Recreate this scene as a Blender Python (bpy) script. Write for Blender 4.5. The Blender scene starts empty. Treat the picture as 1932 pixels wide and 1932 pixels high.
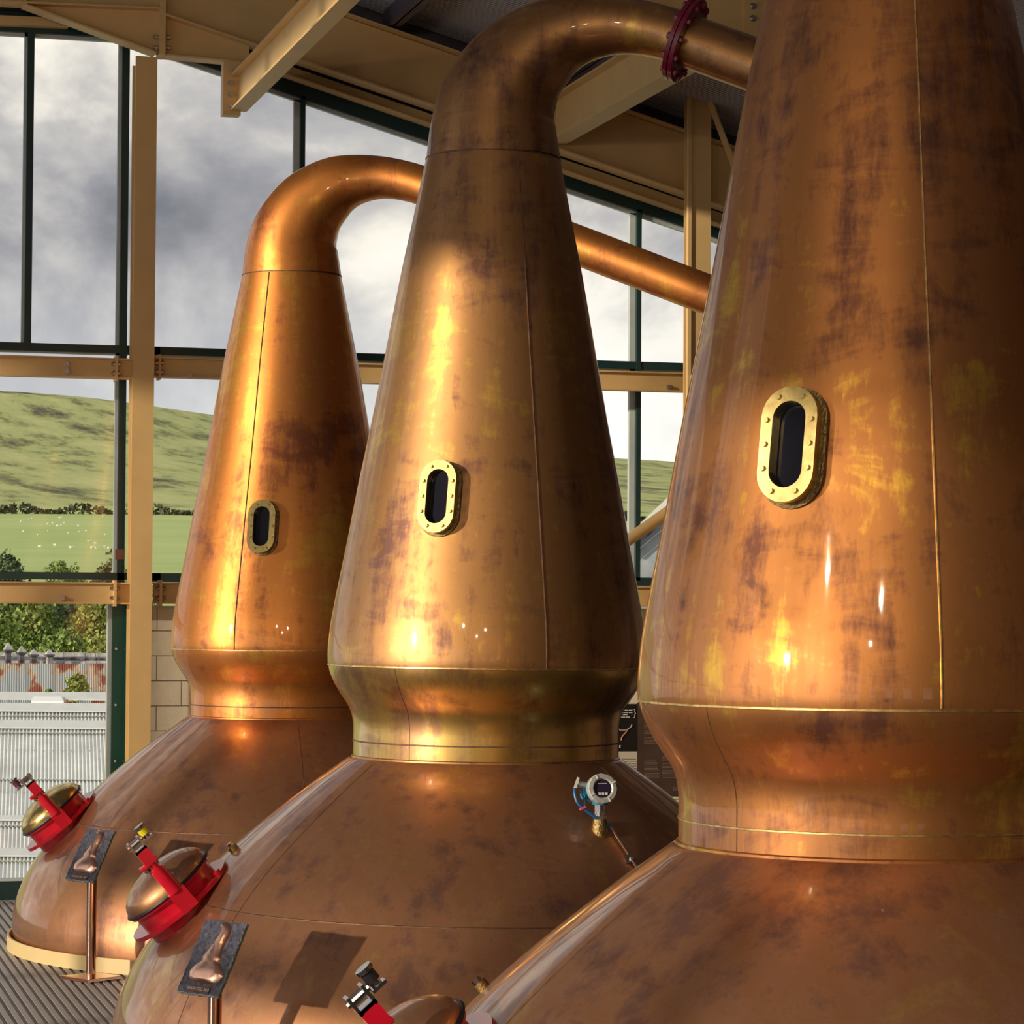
import bpy, math, random
from mathutils import Vector, Matrix

# ------------------------------------------------------------------ camera, world, sun, exposure
F_PX, CX, CY = 5200.0, 966.0, 966.0
THETA = math.radians(15.5)
PITCH = math.radians(1.97)
ROLL = 0.006
EYE = Vector((0, 0, 2.66))
_f0 = Vector((math.sin(THETA), math.cos(THETA), 0))
_r0 = Vector((math.cos(THETA), -math.sin(THETA), 0))
_u0 = Vector((0, 0, 1))
FWD = (_f0 * math.cos(PITCH) + _u0 * math.sin(PITCH)).normalized()
_up = (_u0 * math.cos(PITCH) - _f0 * math.sin(PITCH)).normalized()
RIGHT = (_r0 * math.cos(ROLL) + _up * math.sin(ROLL)).normalized()
UP = (_up * math.cos(ROLL) - _r0 * math.sin(ROLL)).normalized()

scene = bpy.context.scene
col = scene.collection
cam_data = bpy.data.cameras.new('camera')
cam = bpy.data.objects.new('camera', cam_data)
col.objects.link(cam)
M3 = Matrix((RIGHT, UP, -FWD)).transposed()
cam.matrix_world = Matrix.Translation(EYE) @ M3.to_4x4()
cam_data.sensor_width = 36
cam_data.lens = 36 * F_PX / 1932
cam_data.clip_end = 9000
cam_data.clip_start = 0.1
scene.camera = cam
scene.view_settings.view_transform = 'Standard'
scene.view_settings.look = 'None'
scene.view_settings.gamma = 1
scene.view_settings.use_curve_mapping = False
scene.view_settings.exposure = 0.0

SKY_STRENGTH = 1.25
SUN_STRENGTH = 3.6
SUN_CAM = (0.80, 0.60, -0.16)      # travel direction: right, away, up


def ray(px, py):
    return (FWD * F_PX + RIGHT * (px - CX) - UP * (py - CY)).normalized()


def at_y(px, py, y):
    d = ray(px, py)
    return EYE + d * ((y - EYE.y) / d.y)


def at_z(px, py, z):
    d = ray(px, py)
    return EYE + d * ((z - EYE.z) / d.z)


def at_depth(px, py, dep):
    d = ray(px, py)
    return EYE + d * (dep / d.dot(_f0))


world = bpy.data.worlds.new('sky')
scene.world = world
world.use_nodes = True
nt = world.node_tree
nt.nodes.clear()


def N(tree, typ, **kw):
    n = tree.nodes.new(typ)
    for k, v in kw.items():
        if k.startswith('i_'):
            n.inputs[k[2:].replace('_', ' ')].default_value = v
        else:
            setattr(n, k, v)
    return n


def ramp(tree, stops, interp='LINEAR'):
    r = tree.nodes.new('ShaderNodeValToRGB')
    el = r.color_ramp.elements
    r.color_ramp.interpolation = interp
    while len(el) > 1:
        el.remove(el[-1])
    el[0].position = stops[0][0]
    el[0].color = (*stops[0][1], 1)
    for p, c in stops[1:]:
        e = el.new(p)
        e.color = (*c, 1)
    return r


tc = N(nt, 'ShaderNodeTexCoord')
mp = N(nt, 'ShaderNodeMapping')
mp.inputs['Scale'].default_value = (1.0, 1.0, 1.5)
mp.inputs['Location'].default_value = (0.32, 0.15, 0.4)
nz = N(nt, 'ShaderNodeTexNoise', i_Scale=5.5, i_Detail=9.0, i_Roughness=0.55, i_Distortion=0.3)
cr = ramp(nt, [(0.37, (0.17, 0.175, 0.20)), (0.455, (0.31, 0.30, 0.325)), (0.52, (0.50, 0.47, 0.46)), (0.585, (0.86, 0.79, 0.70)), (0.7, (1.0, 0.95, 0.88))])
sep = N(nt, 'ShaderNodeSeparateXYZ')
hz = ramp(nt, [(0.0, (0.92, 0.92, 0.93)), (0.1, (0.85, 0.85, 0.86)), (0.3, (0.5, 0.5, 0.55))])
hzf = ramp(nt, [(0.02, (0.75, 0.75, 0.75)), (0.13, (0.0, 0.0, 0.0))])
mx = N(nt, 'ShaderNodeMix', data_type='RGBA')
bg = N(nt, 'ShaderNodeBackground')
bg.inputs['Strength'].default_value = SKY_STRENGTH
out = N(nt, 'ShaderNodeOutputWorld')
L = nt.links.new
L(tc.outputs['Generated'], mp.inputs['Vector'])
L(mp.outputs[0], nz.inputs['Vector'])
L(nz.outputs['Fac'], cr.inputs[0])
L(tc.outputs['Generated'], sep.inputs[0])
L(sep.outputs['Z'], hz.inputs[0])
L(sep.outputs['Z'], hzf.inputs[0])
L(hzf.outputs[0], mx.inputs[0])
L(cr.outputs[0], mx.inputs[6])
L(hz.outputs[0], mx.inputs[7])
L(mx.outputs[2], bg.inputs['Color'])
L(bg.outputs[0], out.inputs[0])

sun_d = bpy.data.lights.new('sun', 'SUN')
sun_d.energy = SUN_STRENGTH
sun_d.color = (1.0, 0.86, 0.66)
sun_d.angle = math.radians(1.2)
sun = bpy.data.objects.new('sun', sun_d)
col.objects.link(sun)
sdir = (_r0 * SUN_CAM[0] + _f0 * SUN_CAM[1] + _u0 * SUN_CAM[2]).normalized()
sun.rotation_euler = sdir.to_track_quat('-Z', 'Y').to_euler()
sun.location = (-20, 5, 12)

# ------------------------------------------------------------------ helpers
rnd = random.Random(7)


class MB:
    def __init__(self):
        self.v, self.f = [], []

    def add(self, vs, fs):
        o = len(self.v)
        self.v += [tuple(p) for p in vs]
        self.f += [tuple(i + o for i in f) for f in fs]
        return self

    def box(self, c, s, rot=None):
        c = Vector(c)
        vs = []
        for z in (-.5, .5):
            for y in (-.5, .5):
                for x in (-.5, .5):
                    p = Vector((x * s[0], y * s[1], z * s[2]))
                    if rot is not None:
                        p = rot @ p
                    vs.append(c + p)
        return self.add(vs, [(0, 2, 3, 1), (4, 5, 7, 6), (0, 1, 5, 4), (2, 6, 7, 3), (0, 4, 6, 2), (1, 3, 7, 5)])

    def span(self, x0, x1, y0, y1, z0, z1):
        return self.box(((x0 + x1) / 2, (y0 + y1) / 2, (z0 + z1) / 2), (abs(x1 - x0), abs(y1 - y0), abs(z1 - z0)))

    def bar(self, p0, p1, w, h, up=(0, 0, 1)):
        p0, p1 = Vector(p0), Vector(p1)
        d = p1 - p0
        ln = d.length
        x = d.normalized()
        y = Vector(up).cross(x).normalized()
        z = x.cross(y)
        rot = Matrix((x, y, z)).transposed()
        return self.box((p0 + p1) / 2, (ln, w, h), rot)

    def cyl(self, p0, p1, r0, r1=None, seg=20, caps=True):
        r1 = r0 if r1 is None else r1
        p0, p1 = Vector(p0), Vector(p1)
        d = (p1 - p0).normalized()
        a = d.orthogonal().normalized()
        b = d.cross(a)
        vs = []
        for p, r in ((p0, r0), (p1, r1)):
            for i in range(seg):
                t = 2 * math.pi * i / seg
                vs.append(p + a * (math.cos(t) * r) + b * (math.sin(t) * r))
        fs = [(i, (i + 1) % seg, seg + (i + 1) % seg, seg + i) for i in range(seg)]
        if caps:
            fs += [tuple(reversed(range(seg))), tuple(range(seg, 2 * seg))]
        return self.add(vs, fs)

    def tube(self, pts, r, seg=10):
        pts = [Vector(p) for p in pts]
        rs = r if isinstance(r, (list, tuple)) else [r] * len(pts)
        rings = []
        ref = None
        for i, p in enumerate(pts):
            d = (pts[min(i + 1, len(pts) - 1)] - pts[max(i - 1, 0)]).normalized()
            if ref is None:
                ref = d.orthogonal().normalized()
            ref = (ref - d * ref.dot(d)).normalized()
            b = d.cross(ref)
            rings.append([p + ref * (math.cos(2 * math.pi * k / seg) * rs[i]) + b * (math.sin(2 * math.pi * k / seg) * rs[i]) for k in range(seg)])
        vs = [p for rg in rings for p in rg]
        fs = []
        for i in range(len(pts) - 1):
            for k in range(seg):
                k2 = (k + 1) % seg
                fs.append((i * seg + k, i * seg + k2, (i + 1) * seg + k2, (i + 1) * seg + k))
        fs += [tuple(reversed(range(seg))), tuple(range((len(pts) - 1) * seg, len(pts) * seg))]
        return self.add(vs, fs)

    def lathe(self, prof, seg=96, frame=None, cap=False):
        """prof list of (r, z); frame 4x4 optional"""
        vs = []
        for r, z in prof:
            for k in range(seg):
                t = 2 * math.pi * k / seg
                p = Vector((math.cos(t) * r, math.sin(t) * r, z))
                vs.append(frame @ p if frame is not None else p)
        fs = []
        for i in range(len(prof) - 1):
            for k in range(seg):
                k2 = (k + 1) % seg
                fs.append((i * seg + k, i * seg + k2, (i + 1) * seg + k2, (i + 1) * seg + k))
        if cap:
            fs.append(tuple(reversed(range(seg))))
            fs.append(tuple(range((len(prof) - 1) * seg, len(prof) * seg)))
        return self.add(vs, fs)

    def prism(self, poly, ext):
        """poly: list of 3d points (planar), ext: extrusion vector"""
        n = len(poly)
        ext = Vector(ext)
        vs = [Vector(p) for p in poly] + [Vector(p) + ext for p in poly]
        fs = [tuple(reversed(range(n))), tuple(range(n, 2 * n))]
        fs += [(i, (i + 1) % n, n + (i + 1) % n, n + i) for i in range(n)]
        return self.add(vs, fs)

    def mesh(self, name, mat, smooth=False):
        me = bpy.data.meshes.new(name)
        me.from_pydata(self.v, [], self.f)
        me.validate()
        if mat:
            me.materials.append(mat)
        if smooth:
            for p in me.polygons:
                p.use_smooth = True
        import bmesh
        bm = bmesh.new()
        bm.from_mesh(me)
        bmesh.ops.recalc_face_normals(bm, faces=bm.faces)
        if smooth:
            for e in bm.edges:
                if len(e.link_faces) == 2 and e.calc_face_angle(0) > 0.7:
                    e.smooth = False
        bm.to_mesh(me)
        bm.free()
        return me

    def build(self, name, mat, parent=None, smooth=False, **tags):
        return link(name, self.mesh(name, mat, smooth), parent, **tags)


def link(name, me, parent=None, label=None, cat=None, group=None, kind=None, matrix=None):
    o = bpy.data.objects.new(name, me)
    col.objects.link(o)
    if parent is not None:
        o.parent = parent
    if matrix is not None:
        o.matrix_local = matrix
    if label:
        o['label'] = label
    if cat:
        o['category'] = cat
    if group:
        o['group'] = group
    if kind:
        o['kind'] = kind
    return o


def thing(name, label, cat, loc=(0, 0, 0), group=None, rot=None):
    o = link(name, None, None, label, cat, group)
    o.location = loc
    o.empty_display_size = 0.1
    if rot is not None:
        o.rotation_euler = rot
    return o


def struct(name, mb, mat, parent=None, smooth=False):
    return mb.build(name, mat, parent, smooth, kind='structure' if parent is None else None)


def frame_of(o, x, y, z):
    m = Matrix((x, y, z)).transposed().to_4x4()
    m.translation = Vector(o)
    return m


def catmull(pts, n=6):
    pts = [Vector(p) for p in pts]
    res = []
    for i in range(len(pts) - 1):
        p0, p1, p2, p3 = pts[max(i - 1, 0)], pts[i], pts[i + 1], pts[min(i + 2, len(pts) - 1)]
        for k in range(n):
            t = k / n
            res.append(0.5 * ((2 * p1) + (p2 - p0) * t + (2 * p0 - 5 * p1 + 4 * p2 - p3) * t * t + (3 * p1 - p0 - 3 * p2 + p3) * t ** 3))
    res.append(pts[-1])
    return res


# ------------------------------------------------------------------ materials
def mat(name, color, rough=0.5, metal=0.0, var=0.0, vscale=8.0, bump=0.0, bscale=40.0, coat=0.0, stretch=(1, 1, 1), spec=0.5):
    m = bpy.data.materials.new(name)
    m.use_nodes = True
    t = m.node_tree
    b = t.nodes['Principled BSDF']
    b.inputs['Base Color'].default_value = (*color, 1)
    b.inputs['Roughness'].default_value = rough
    b.inputs['Metallic'].default_value = metal
    b.inputs['Specular IOR Level'].default_value = spec
    if coat:
        b.inputs['Coat Weight'].default_value = coat
        b.inputs['Coat Roughness'].default_value = 0.08
    c = N(t, 'ShaderNodeTexCoord')
    mpp = N(t, 'ShaderNodeMapping')
    mpp.inputs['Scale'].default_value = stretch
    t.links.new(c.outputs['Object'], mpp.inputs[0])
    if var > 0:
        n = N(t, 'ShaderNodeTexNoise', i_Scale=vscale, i_Detail=5.0, i_Roughness=0.6)
        t.links.new(mpp.outputs[0], n.inputs['Vector'])
        lo = tuple(max(0, x * (1 - var)) for x in color)
        hi = tuple(min(1, x * (1 + var)) for x in color)
        r = ramp(t, [(0.3, lo), (0.7, hi)])
        t.links.new(n.outputs['Fac'], r.inputs[0])
        t.links.new(r.outputs[0], b.inputs['Base Color'])
    if bump > 0:
        n2 = N(t, 'ShaderNodeTexNoise', i_Scale=bscale, i_Detail=4.0)
        t.links.new(mpp.outputs[0], n2.inputs['Vector'])
        bp = N(t, 'ShaderNodeBump', i_Strength=bump, i_Distance=0.01)
        t.links.new(n2.outputs['Fac'], bp.inputs['Height'])
        t.links.new(bp.outputs[0], b.inputs['Normal'])
    return m


def copper(name, dark, mid, gold, rough=(0.36, 0.56), coat=0.6, vert=0.5):
    m = bpy.data.materials.new(name)
    m.use_nodes = True
    t = m.node_tree
    lk = t.links.new
    b = t.nodes['Principled BSDF']
    b.inputs['Metallic'].default_value = 0.92
    b.inputs['Coat Weight'].default_value = coat
    b.inputs['Coat Roughness'].default_value = 0.05
    b.inputs['Coat IOR'].default_value = 1.45
    c = N(t, 'ShaderNodeTexCoord')
    oi = N(t, 'ShaderNodeObjectInfo')
    off = N(t, 'ShaderNodeMath', operation='MULTIPLY')
    off.inputs[1].default_value = 37.0
    lk(oi.outputs['Random'], off.inputs[0])

    def noise(scale, stretch, detail, rough_, dist=0.0):
        mp_ = N(t, 'ShaderNodeMapping')
        mp_.inputs['Scale'].default_value = stretch
        lk(c.outputs['Object'], mp_.inputs[0])
        n_ = N(t, 'ShaderNodeTexNoise', noise_dimensions='4D', i_Scale=scale, i_Detail=detail, i_Roughness=rough_, i_Distortion=dist)
        lk(mp_.outputs[0], n_.inputs['Vector'])
        lk(off.outputs[0], n_.inputs['W'])
        return n_
    n1 = noise(1.1, (1, 1, .8), 4.0, .5, .5)          # cloudy patina
    n2 = noise(7.0, (1, 1, .10), 5.0, .6)             # wiping streaks
    n5 = noise(5.0, (.5, .5, 1.1), 5.0, .65, 1.2)     # swirled polishing marks
    n3 = noise(70.0, (1, 1, .25), 4.0, .7)            # fine brushed grain

    def mixf(f, a_, b_):
        q = N(t, 'ShaderNodeMix', data_type='FLOAT')
        q.inputs[0].default_value = f
        lk(a_, q.inputs[2])
        lk(b_, q.inputs[3])
        return q.outputs[0]
    v = mixf(vert, n1.outputs['Fac'], n2.outputs['Fac'])
    v = mixf(0.28, v, n5.outputs['Fac'])
    v = mixf(0.10, v, n3.outputs['Fac'])
    r = ramp(t, [(0.41, dark), (0.485, mid), (0.525, mid), (0.60, gold)])
    lk(v, r.inputs[0])
    lk(r.outputs[0], b.inputs['Base Color'])
    rr = N(t, 'ShaderNodeMapRange')
    rr.inputs['From Min'].default_value = 0.38
    rr.inputs['From Max'].default_value = 0.62
    rr.inputs['To Min'].default_value = rough[1]
    rr.inputs['To Max'].default_value = rough[0]
    lk(v, rr.inputs[0])
    lk(rr.outputs[0], b.inputs['Roughness'])
    n4 = noise(4.0, (1, 1, 1), 2.0, .4)
    bp = N(t, 'ShaderNodeBump', i_Strength=0.10, i_Distance=0.02)
    lk(n4.outputs['Fac'], bp.inputs['Height'])
    lk(bp.outputs[0], b.inputs['Normal'])
    lk(bp.outputs[0], b.inputs['Coat Normal'])
    return m


MAT = {}
MAT['copper_a'] = copper('copper_orange', (0.30, 0.10, 0.045), (0.66, 0.25, 0.06), (0.88, 0.47, 0.08))
MAT['copper_b'] = copper('copper_golden', (0.21, 0.10, 0.07), (0.47, 0.24, 0.09), (0.74, 0.45, 0.10))
MAT['copper_c'] = copper('copper_brown', (0.17, 0.07, 0.045), (0.46, 0.19, 0.06), (0.80, 0.48, 0.07))
MAT['waist_b'] = copper('copper_waist_gold', (0.32, 0.17, 0.08), (0.62, 0.38, 0.10), (0.85, 0.60, 0.12), rough=(.22, .4))
MAT['pot'] = copper('copper_pot', (0.28, 0.14, 0.10), (0.52, 0.25, 0.125), (0.66, 0.38, 0.14), rough=(0.40, 0.56), coat=.8, vert=0.6)
MAT['polished'] = mat('polished_copper', (0.86, 0.50, 0.36), 0.08, 1.0)
MAT['relief'] = mat('relief_copper', (0.88, 0.52, 0.38), 0.3, 1.0, bump=0.3, bscale=14)
MAT['seam_dark'] = mat('seam_dark', (0.16, 0.09, 0.06), 0.55, 0.6, 0.4, 30)
MAT['seam_gold'] = mat('seam_gold', (0.72, 0.52, 0.22), 0.35, 1.0, 0.4, 30)
MAT['brass'] = mat('brass', (0.66, 0.50, 0.20), 0.32, 1.0, 0.25, 25)
MAT['brass_dark'] = mat('brass_dark', (0.30, 0.21, 0.09), 0.45, 1.0, 0.5, 40, bump=0.5, bscale=120)
MAT['sight'] = mat('sight_glass_dark', (0.012, 0.012, 0.022), 0.12, 0.0, spec=0.5)
MAT['red'] = mat('red_paint', (0.62, 0.008, 0.03), 0.22, 0.0, 0.12, 6, coat=0.5)
MAT['crimson'] = mat('crimson_paint', (0.20, 0.004, 0.035), 0.35, 0.0, 0.1, 8, coat=0.3)
MAT['rubber'] = mat('rubber', (0.015, 0.014, 0.02), 0.5)
MAT['steel'] = mat('steel', (0.55, 0.54, 0.55), 0.22, 1.0, 0.15, 20)
MAT['zinc'] = mat('zinc', (0.45, 0.43, 0.45), 0.4, 1.0, 0.2, 20)
MAT['tan'] = mat('tan_steel_paint', (0.70, 0.47, 0.20), 0.45, 0.0, 0.07, 2.5)
MAT['kerb'] = mat('kerb_paint', (0.72, 0.55, 0.27), 0.45, 0.0, 0.05, 3)
MAT['green'] = mat('dark_green_frame', (0.010, 0.040, 0.042), 0.35, 0.0, 0.15, 4)
MAT['green_flash'] = mat('green_flashing', (0.010, 0.11, 0.085), 0.35, 0.0, 0.15, 3)
MAT['frame_edge'] = mat('frame_edge_grey_lit', (0.52, 0.58, 0.57), 0.4, 0.0, 0.1, 4)  # pale frame edges, lightened to paint skylight on the mullions' left faces
MAT['block'] = mat('cream_block', (0.80, 0.71, 0.54), 0.8, 0.0, 0.06, 12, bump=0.15, bscale=90)
MAT['mortar'] = mat('mortar', (0.58, 0.51, 0.38), 0.9)
MAT['plaster'] = mat('plaster', (0.09, 0.06, 0.045), 0.8, 0.0, 0.06, 2)
MAT['floor'] = mat('floor_dark', (0.05, 0.045, 0.055), 0.5, 0.2, 0.15, 6)
MAT['grate'] = mat('grating_bar', (0.50, 0.48, 0.47), 0.45, 0.2, 0.25, 18, stretch=(1, 8, 1), bump=0.6, bscale=30)
MAT['deck'] = mat('roof_deck', (0.55, 0.52, 0.54), 0.5, 0.1, 0.08, 3)
MAT['deck_dark'] = mat('roof_purlin', (0.13, 0.11, 0.15), 0.5, 0.2, 0.15, 3)
MAT['slate'] = mat('slate', (0.055, 0.055, 0.085), 0.75, 0.0, 0.7, 35, bump=0.9, bscale=60)
MAT['slate_edge'] = mat('slate_edge', (0.22, 0.25, 0.25), 0.8, 0.0, 0.6, 60, bump=1.0, bscale=80)
MAT['plate_brown'] = mat('nameplate', (0.10, 0.05, 0.04), 0.4, 0.3)
MAT['letters'] = mat('letters', (0.62, 0.50, 0.45), 0.4, 0.5)
MAT['blue'] = mat('meter_blue', (0.01, 0.22, 0.36), 0.35, 0.0, 0.1, 20)
MAT['cable'] = mat('cable_blue', (0.01, 0.13, 0.36), 0.4)
MAT['meter_grey'] = mat('meter_grey', (0.50, 0.52, 0.50), 0.45, 0.3, 0.15, 30)
MAT['screen'] = mat('meter_screen', (0.03, 0.02, 0.05), 0.15)
MAT['white'] = mat('white_plastic', (0.80, 0.78, 0.74), 0.4)
MAT['yellow'] = mat('yellow_tag', (0.85, 0.72, 0.02), 0.4)
MAT['purple'] = mat('purple_tag', (0.16, 0.03, 0.10), 0.4)
MAT['pink'] = mat('pink_tie', (0.75, 0.10, 0.22), 0.4)
MAT['black'] = mat('poster_black', (0.012, 0.010, 0.012), 0.35)
MAT['panel'] = mat('panel_brown', (0.075, 0.045, 0.035), 0.4, 0.0, 0.3, 3)
MAT['paper'] = mat('paper', (0.62, 0.56, 0.44), 0.7)
MAT['ink'] = mat('print_ink', (0.30, 0.20, 0.15), 0.6)
MAT['smoke'] = mat('print_smoke', (0.42, 0.36, 0.34), 0.6)
MAT['ember'] = mat('print_ember', (0.55, 0.24, 0.12), 0.6)
MAT['whiteprint'] = mat('white_print', (0.75, 0.73, 0.70), 0.6)
MAT['sheet'] = mat('white_roof_sheet', (0.66, 0.68, 0.66), 0.6, 0.0, 0.12, 2.2, stretch=(1, 1, 0.4))
MAT['flash_strip'] = mat('roof_flashing', (0.62, 0.64, 0.63), 0.55, 0.0, 0.08, 3)
MAT['rooflight'] = mat('rooflight', (0.85, 0.86, 0.85), 0.4)
MAT['stone_dark'] = mat('dark_stone', (0.12, 0.11, 0.13), 0.9, 0.0, 0.8, 6, bump=0.5, bscale=20)
MAT['stone_pale'] = mat('pale_stone', (0.42, 0.41, 0.39), 0.9, 0.0, 0.5, 5)
MAT['sheep'] = mat('fleece', (0.80, 0.77, 0.68), 0.9)
MAT['bark'] = mat('bark', (0.10, 0.075, 0.05), 0.9)
MAT['barge'] = mat('pale_barge_board', (0.62, 0.61, 0.54), 0.7)
MAT['lead_roof'] = mat('grey_roof', (0.26, 0.28, 0.30), 0.6, 0.0, 0.35, 1.5)

# rusty corrugated iron
m = mat('rusty_iron', (0.5, 0.5, 0.5), 0.7)
t = m.node_tree
c = N(t, 'ShaderNodeTexCoord')
mpr = N(t, 'ShaderNodeMapping')
mpr.inputs['Scale'].default_value = (1.6, 1.0, 0.5)
n = N(t, 'ShaderNodeTexNoise', i_Scale=1.3, i_Detail=6.0, i_Roughness=0.55)
r = ramp(t, [(0.46, (0.40, 0.43, 0.44)), (0.53, (0.52, 0.40, 0.28)), (0.58, (0.30, 0.10, 0.06)), (0.7, (0.24, 0.07, 0.06))])
t.links.new(c.outputs['Object'], mpr.inputs[0])
t.links.new(mpr.outputs[0], n.inputs[0])
t.links.new(n.outputs['Fac'], r.inputs[0])
t.links.new(r.outputs[0], t.nodes['Principled BSDF'].inputs['Base Color'])
MAT['rusty'] = m


def leaf_mat(name, a, b):
    m = mat(name, a, 0.7)
    t = m.node_tree
    g = N(t, 'ShaderNodeNewGeometry')
    r = ramp(t, [(0.0, a), (1.0, b)])
    t.links.new(g.outputs['Random Per Island'], r.inputs[0])
    t.links.new(r.outputs[0], t.nodes['Principled BSDF'].inputs['Base Color'])
    return m


MAT['leaf1'] = leaf_mat('leaf_green', (0.06, 0.12, 0.02), (0.34, 0.44, 0.11))
MAT['leaf2'] = leaf_mat('leaf_olive', (0.11, 0.14, 0.03), (0.50, 0.52, 0.15))
MAT['leaf3'] = leaf_mat('leaf_dark', (0.02, 0.045, 0.03), (0.10, 0.16, 0.06))
MAT['leaf4'] = leaf_mat('leaf_brownish', (0.10, 0.085, 0.045), (0.28, 0.26, 0.12))
MAT['hedge'] = leaf_mat('hedge_dark', (0.04, 0.05, 0.03), (0.16, 0.15, 0.08))

# hillside pasture: rough scrub above, sown grass below
m = mat('pasture', (0.3, 0.4, 0.15), 0.95, spec=0.1)
t = m.node_tree
c = N(t, 'ShaderNodeTexCoord')
mph = N(t, 'ShaderNodeMapping')
mph.inputs['Scale'].default_value = (1.0, 0.16, 0.5)
n = N(t, 'ShaderNodeTexNoise', i_Scale=0.028, i_Detail=8.0, i_Roughness=0.7)
r = ramp(t, [(0.36, (0.11, 0.10, 0.085)), (0.43, (0.25, 0.26, 0.11)), (0.50, (0.43, 0.47, 0.19)), (0.66, (0.56, 0.56, 0.25))])
n5 = N(t, 'ShaderNodeTexNoise', i_Scale=0.02, i_Detail=5.0)
r5 = ramp(t, [(0.3, (0.42, 0.54, 0.19)), (0.7, (0.54, 0.62, 0.26))])
sp = N(t, 'ShaderNodeSeparateXYZ')
lt = N(t, 'ShaderNodeMapRange')
lt.inputs['From Min'].default_value = 47.0
lt.inputs['From Max'].default_value = 48.5
mix = N(t, 'ShaderNodeMix', data_type='RGBA')
t.links.new(c.outputs['Object'], mph.inputs[0])
t.links.new(mph.outputs[0], n.inputs[0])
t.links.new(c.outputs['Object'], n5.inputs[0])
t.links.new(n.outputs['Fac'], r.inputs[0])
t.links.new(n5.outputs['Fac'], r5.inputs[0])
t.links.new(c.outputs['Object'], sp.inputs[0])
t.links.new(sp.outputs['Z'], lt.inputs[0])
t.links.new(lt.outputs[0], mix.inputs[0])
t.links.new(r5.outputs[0], mix.inputs[6])
t.links.new(r.outputs[0], mix.inputs[7])
t.links.new(mix.outputs[2], t.nodes['Principled BSDF'].inputs['Base Color'])
MAT['pasture'] = m

# clear glazing: see-through with a fresnel reflection
m = bpy.data.materials.new('window_glass')
m.use_nodes = True
t = m.node_tree
t.nodes.clear()
tr = N(t, 'ShaderNodeBsdfTransparent')
tr.inputs[0].default_value = (0.97, 0.985, 0.98, 1)
gl = N(t, 'ShaderNodeBsdfGlossy')
gl.inputs['Roughness'].default_value = 0.0
fr = N(t, 'ShaderNodeFresnel')
fr.inputs[0].default_value = 1.25
ms = N(t, 'ShaderNodeMixShader')
mo = N(t, 'ShaderNodeOutputMaterial')
t.links.new(fr.outputs[0], ms.inputs[0])
t.links.new(tr.outputs[0], ms.inputs[1])
t.links.new(gl.outputs[0], ms.inputs[2])
t.links.new(ms.outputs[0], mo.inputs[0])
MAT['glass'] = m

# ------------------------------------------------------------------ setting: shell of the still house
YG = 24.90          # glazing plane of the gable
YC = 24.42          # plane of column / rafter fronts
XL, XR, YB = -9.0, 10.0, -10.0


def X(px, py=1000, y=YG):
    return at_y(px, py, y).x


def Z(px, py, y=YG):
    return at_y(px, py, y).z


FZ = 0.05
fl = struct('floor', MB().span(XL, XR, YB, YG + 0.1, -0.3, FZ - 0.03), MAT['floor'])
# grating bars of the deck that can be told apart
bar_me = MB().span(-0.017, 0.017, -5.0, 5.0, -0.032, 0.0).mesh('grating_bar', MAT['grate'])
x0 = at_z(0, 1932, 0).x - 0.3
x1 = at_z(0, 1700, 0).x - 0.8
xa, xb = -1.6, 2.9
for i in range(int((xb - xa) / 0.062)):
    o = link('grating_bar', bar_me, fl)
    o.location = (xa + i * 0.062, 19.7, FZ)
rib_me = MB().span(-2.3, 2.3, -0.004, 0.004, -0.031, -0.012).mesh('grating_rib', MAT['grate'])
for i in range(300):
    o = link('grating_rib', rib_me, fl)
    o.location = (0.6, 15.0 + i * 0.033, FZ)

# roof slope through the top edge of the gable rafter
pt0 = at_y(648, 31, YC)
pt1 = at_y(1299, 256, YC)
TANR = (pt0.z - pt1.z) / (pt1.x - pt0.x)
ZTOP0 = pt0.z


def roof_z(x):
    return ZTOP0 - TANR * (x - pt0.x)


XRIDGE = -4.0
ceil = MB()
zr = roof_z(XRIDGE)
zl = zr - TANR * (XRIDGE - XL)
o_ = 0.30
ceil.prism([(XRIDGE, YB, zr + o_), (XR, YB, roof_z(XR) + o_), (XR, YB, roof_z(XR) + o_ + .1), (XRIDGE, YB, zr + o_ + .1)], (0, YG - YB + 0.4, 0))
ceil.prism([(XL, YB, zl + o_), (XRIDGE, YB, zr + o_), (XRIDGE, YB, zr + o_ + .1), (XL, YB, zl + o_ + .1)], (0, YG - YB + 0.4, 0))
ce = struct('ceiling', ceil, MAT['deck'])
# ribs of the roof deck (run down the slope)
slope = math.atan(TANR)
ln = (XR - XRIDGE) / math.cos(slope)
rb = MB().box((ln / 2, 0, 0), (ln, 0.03, 0.05)).mesh('deck_rib', MAT['deck'])
for i in range(208):
    o = link('deck_rib', rb, ce)
    o.location = (XRIDGE, 12.4 + i * 0.06, zr + o_ - 0.01)
    o.rotation_euler = (0, slope, 0)

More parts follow.
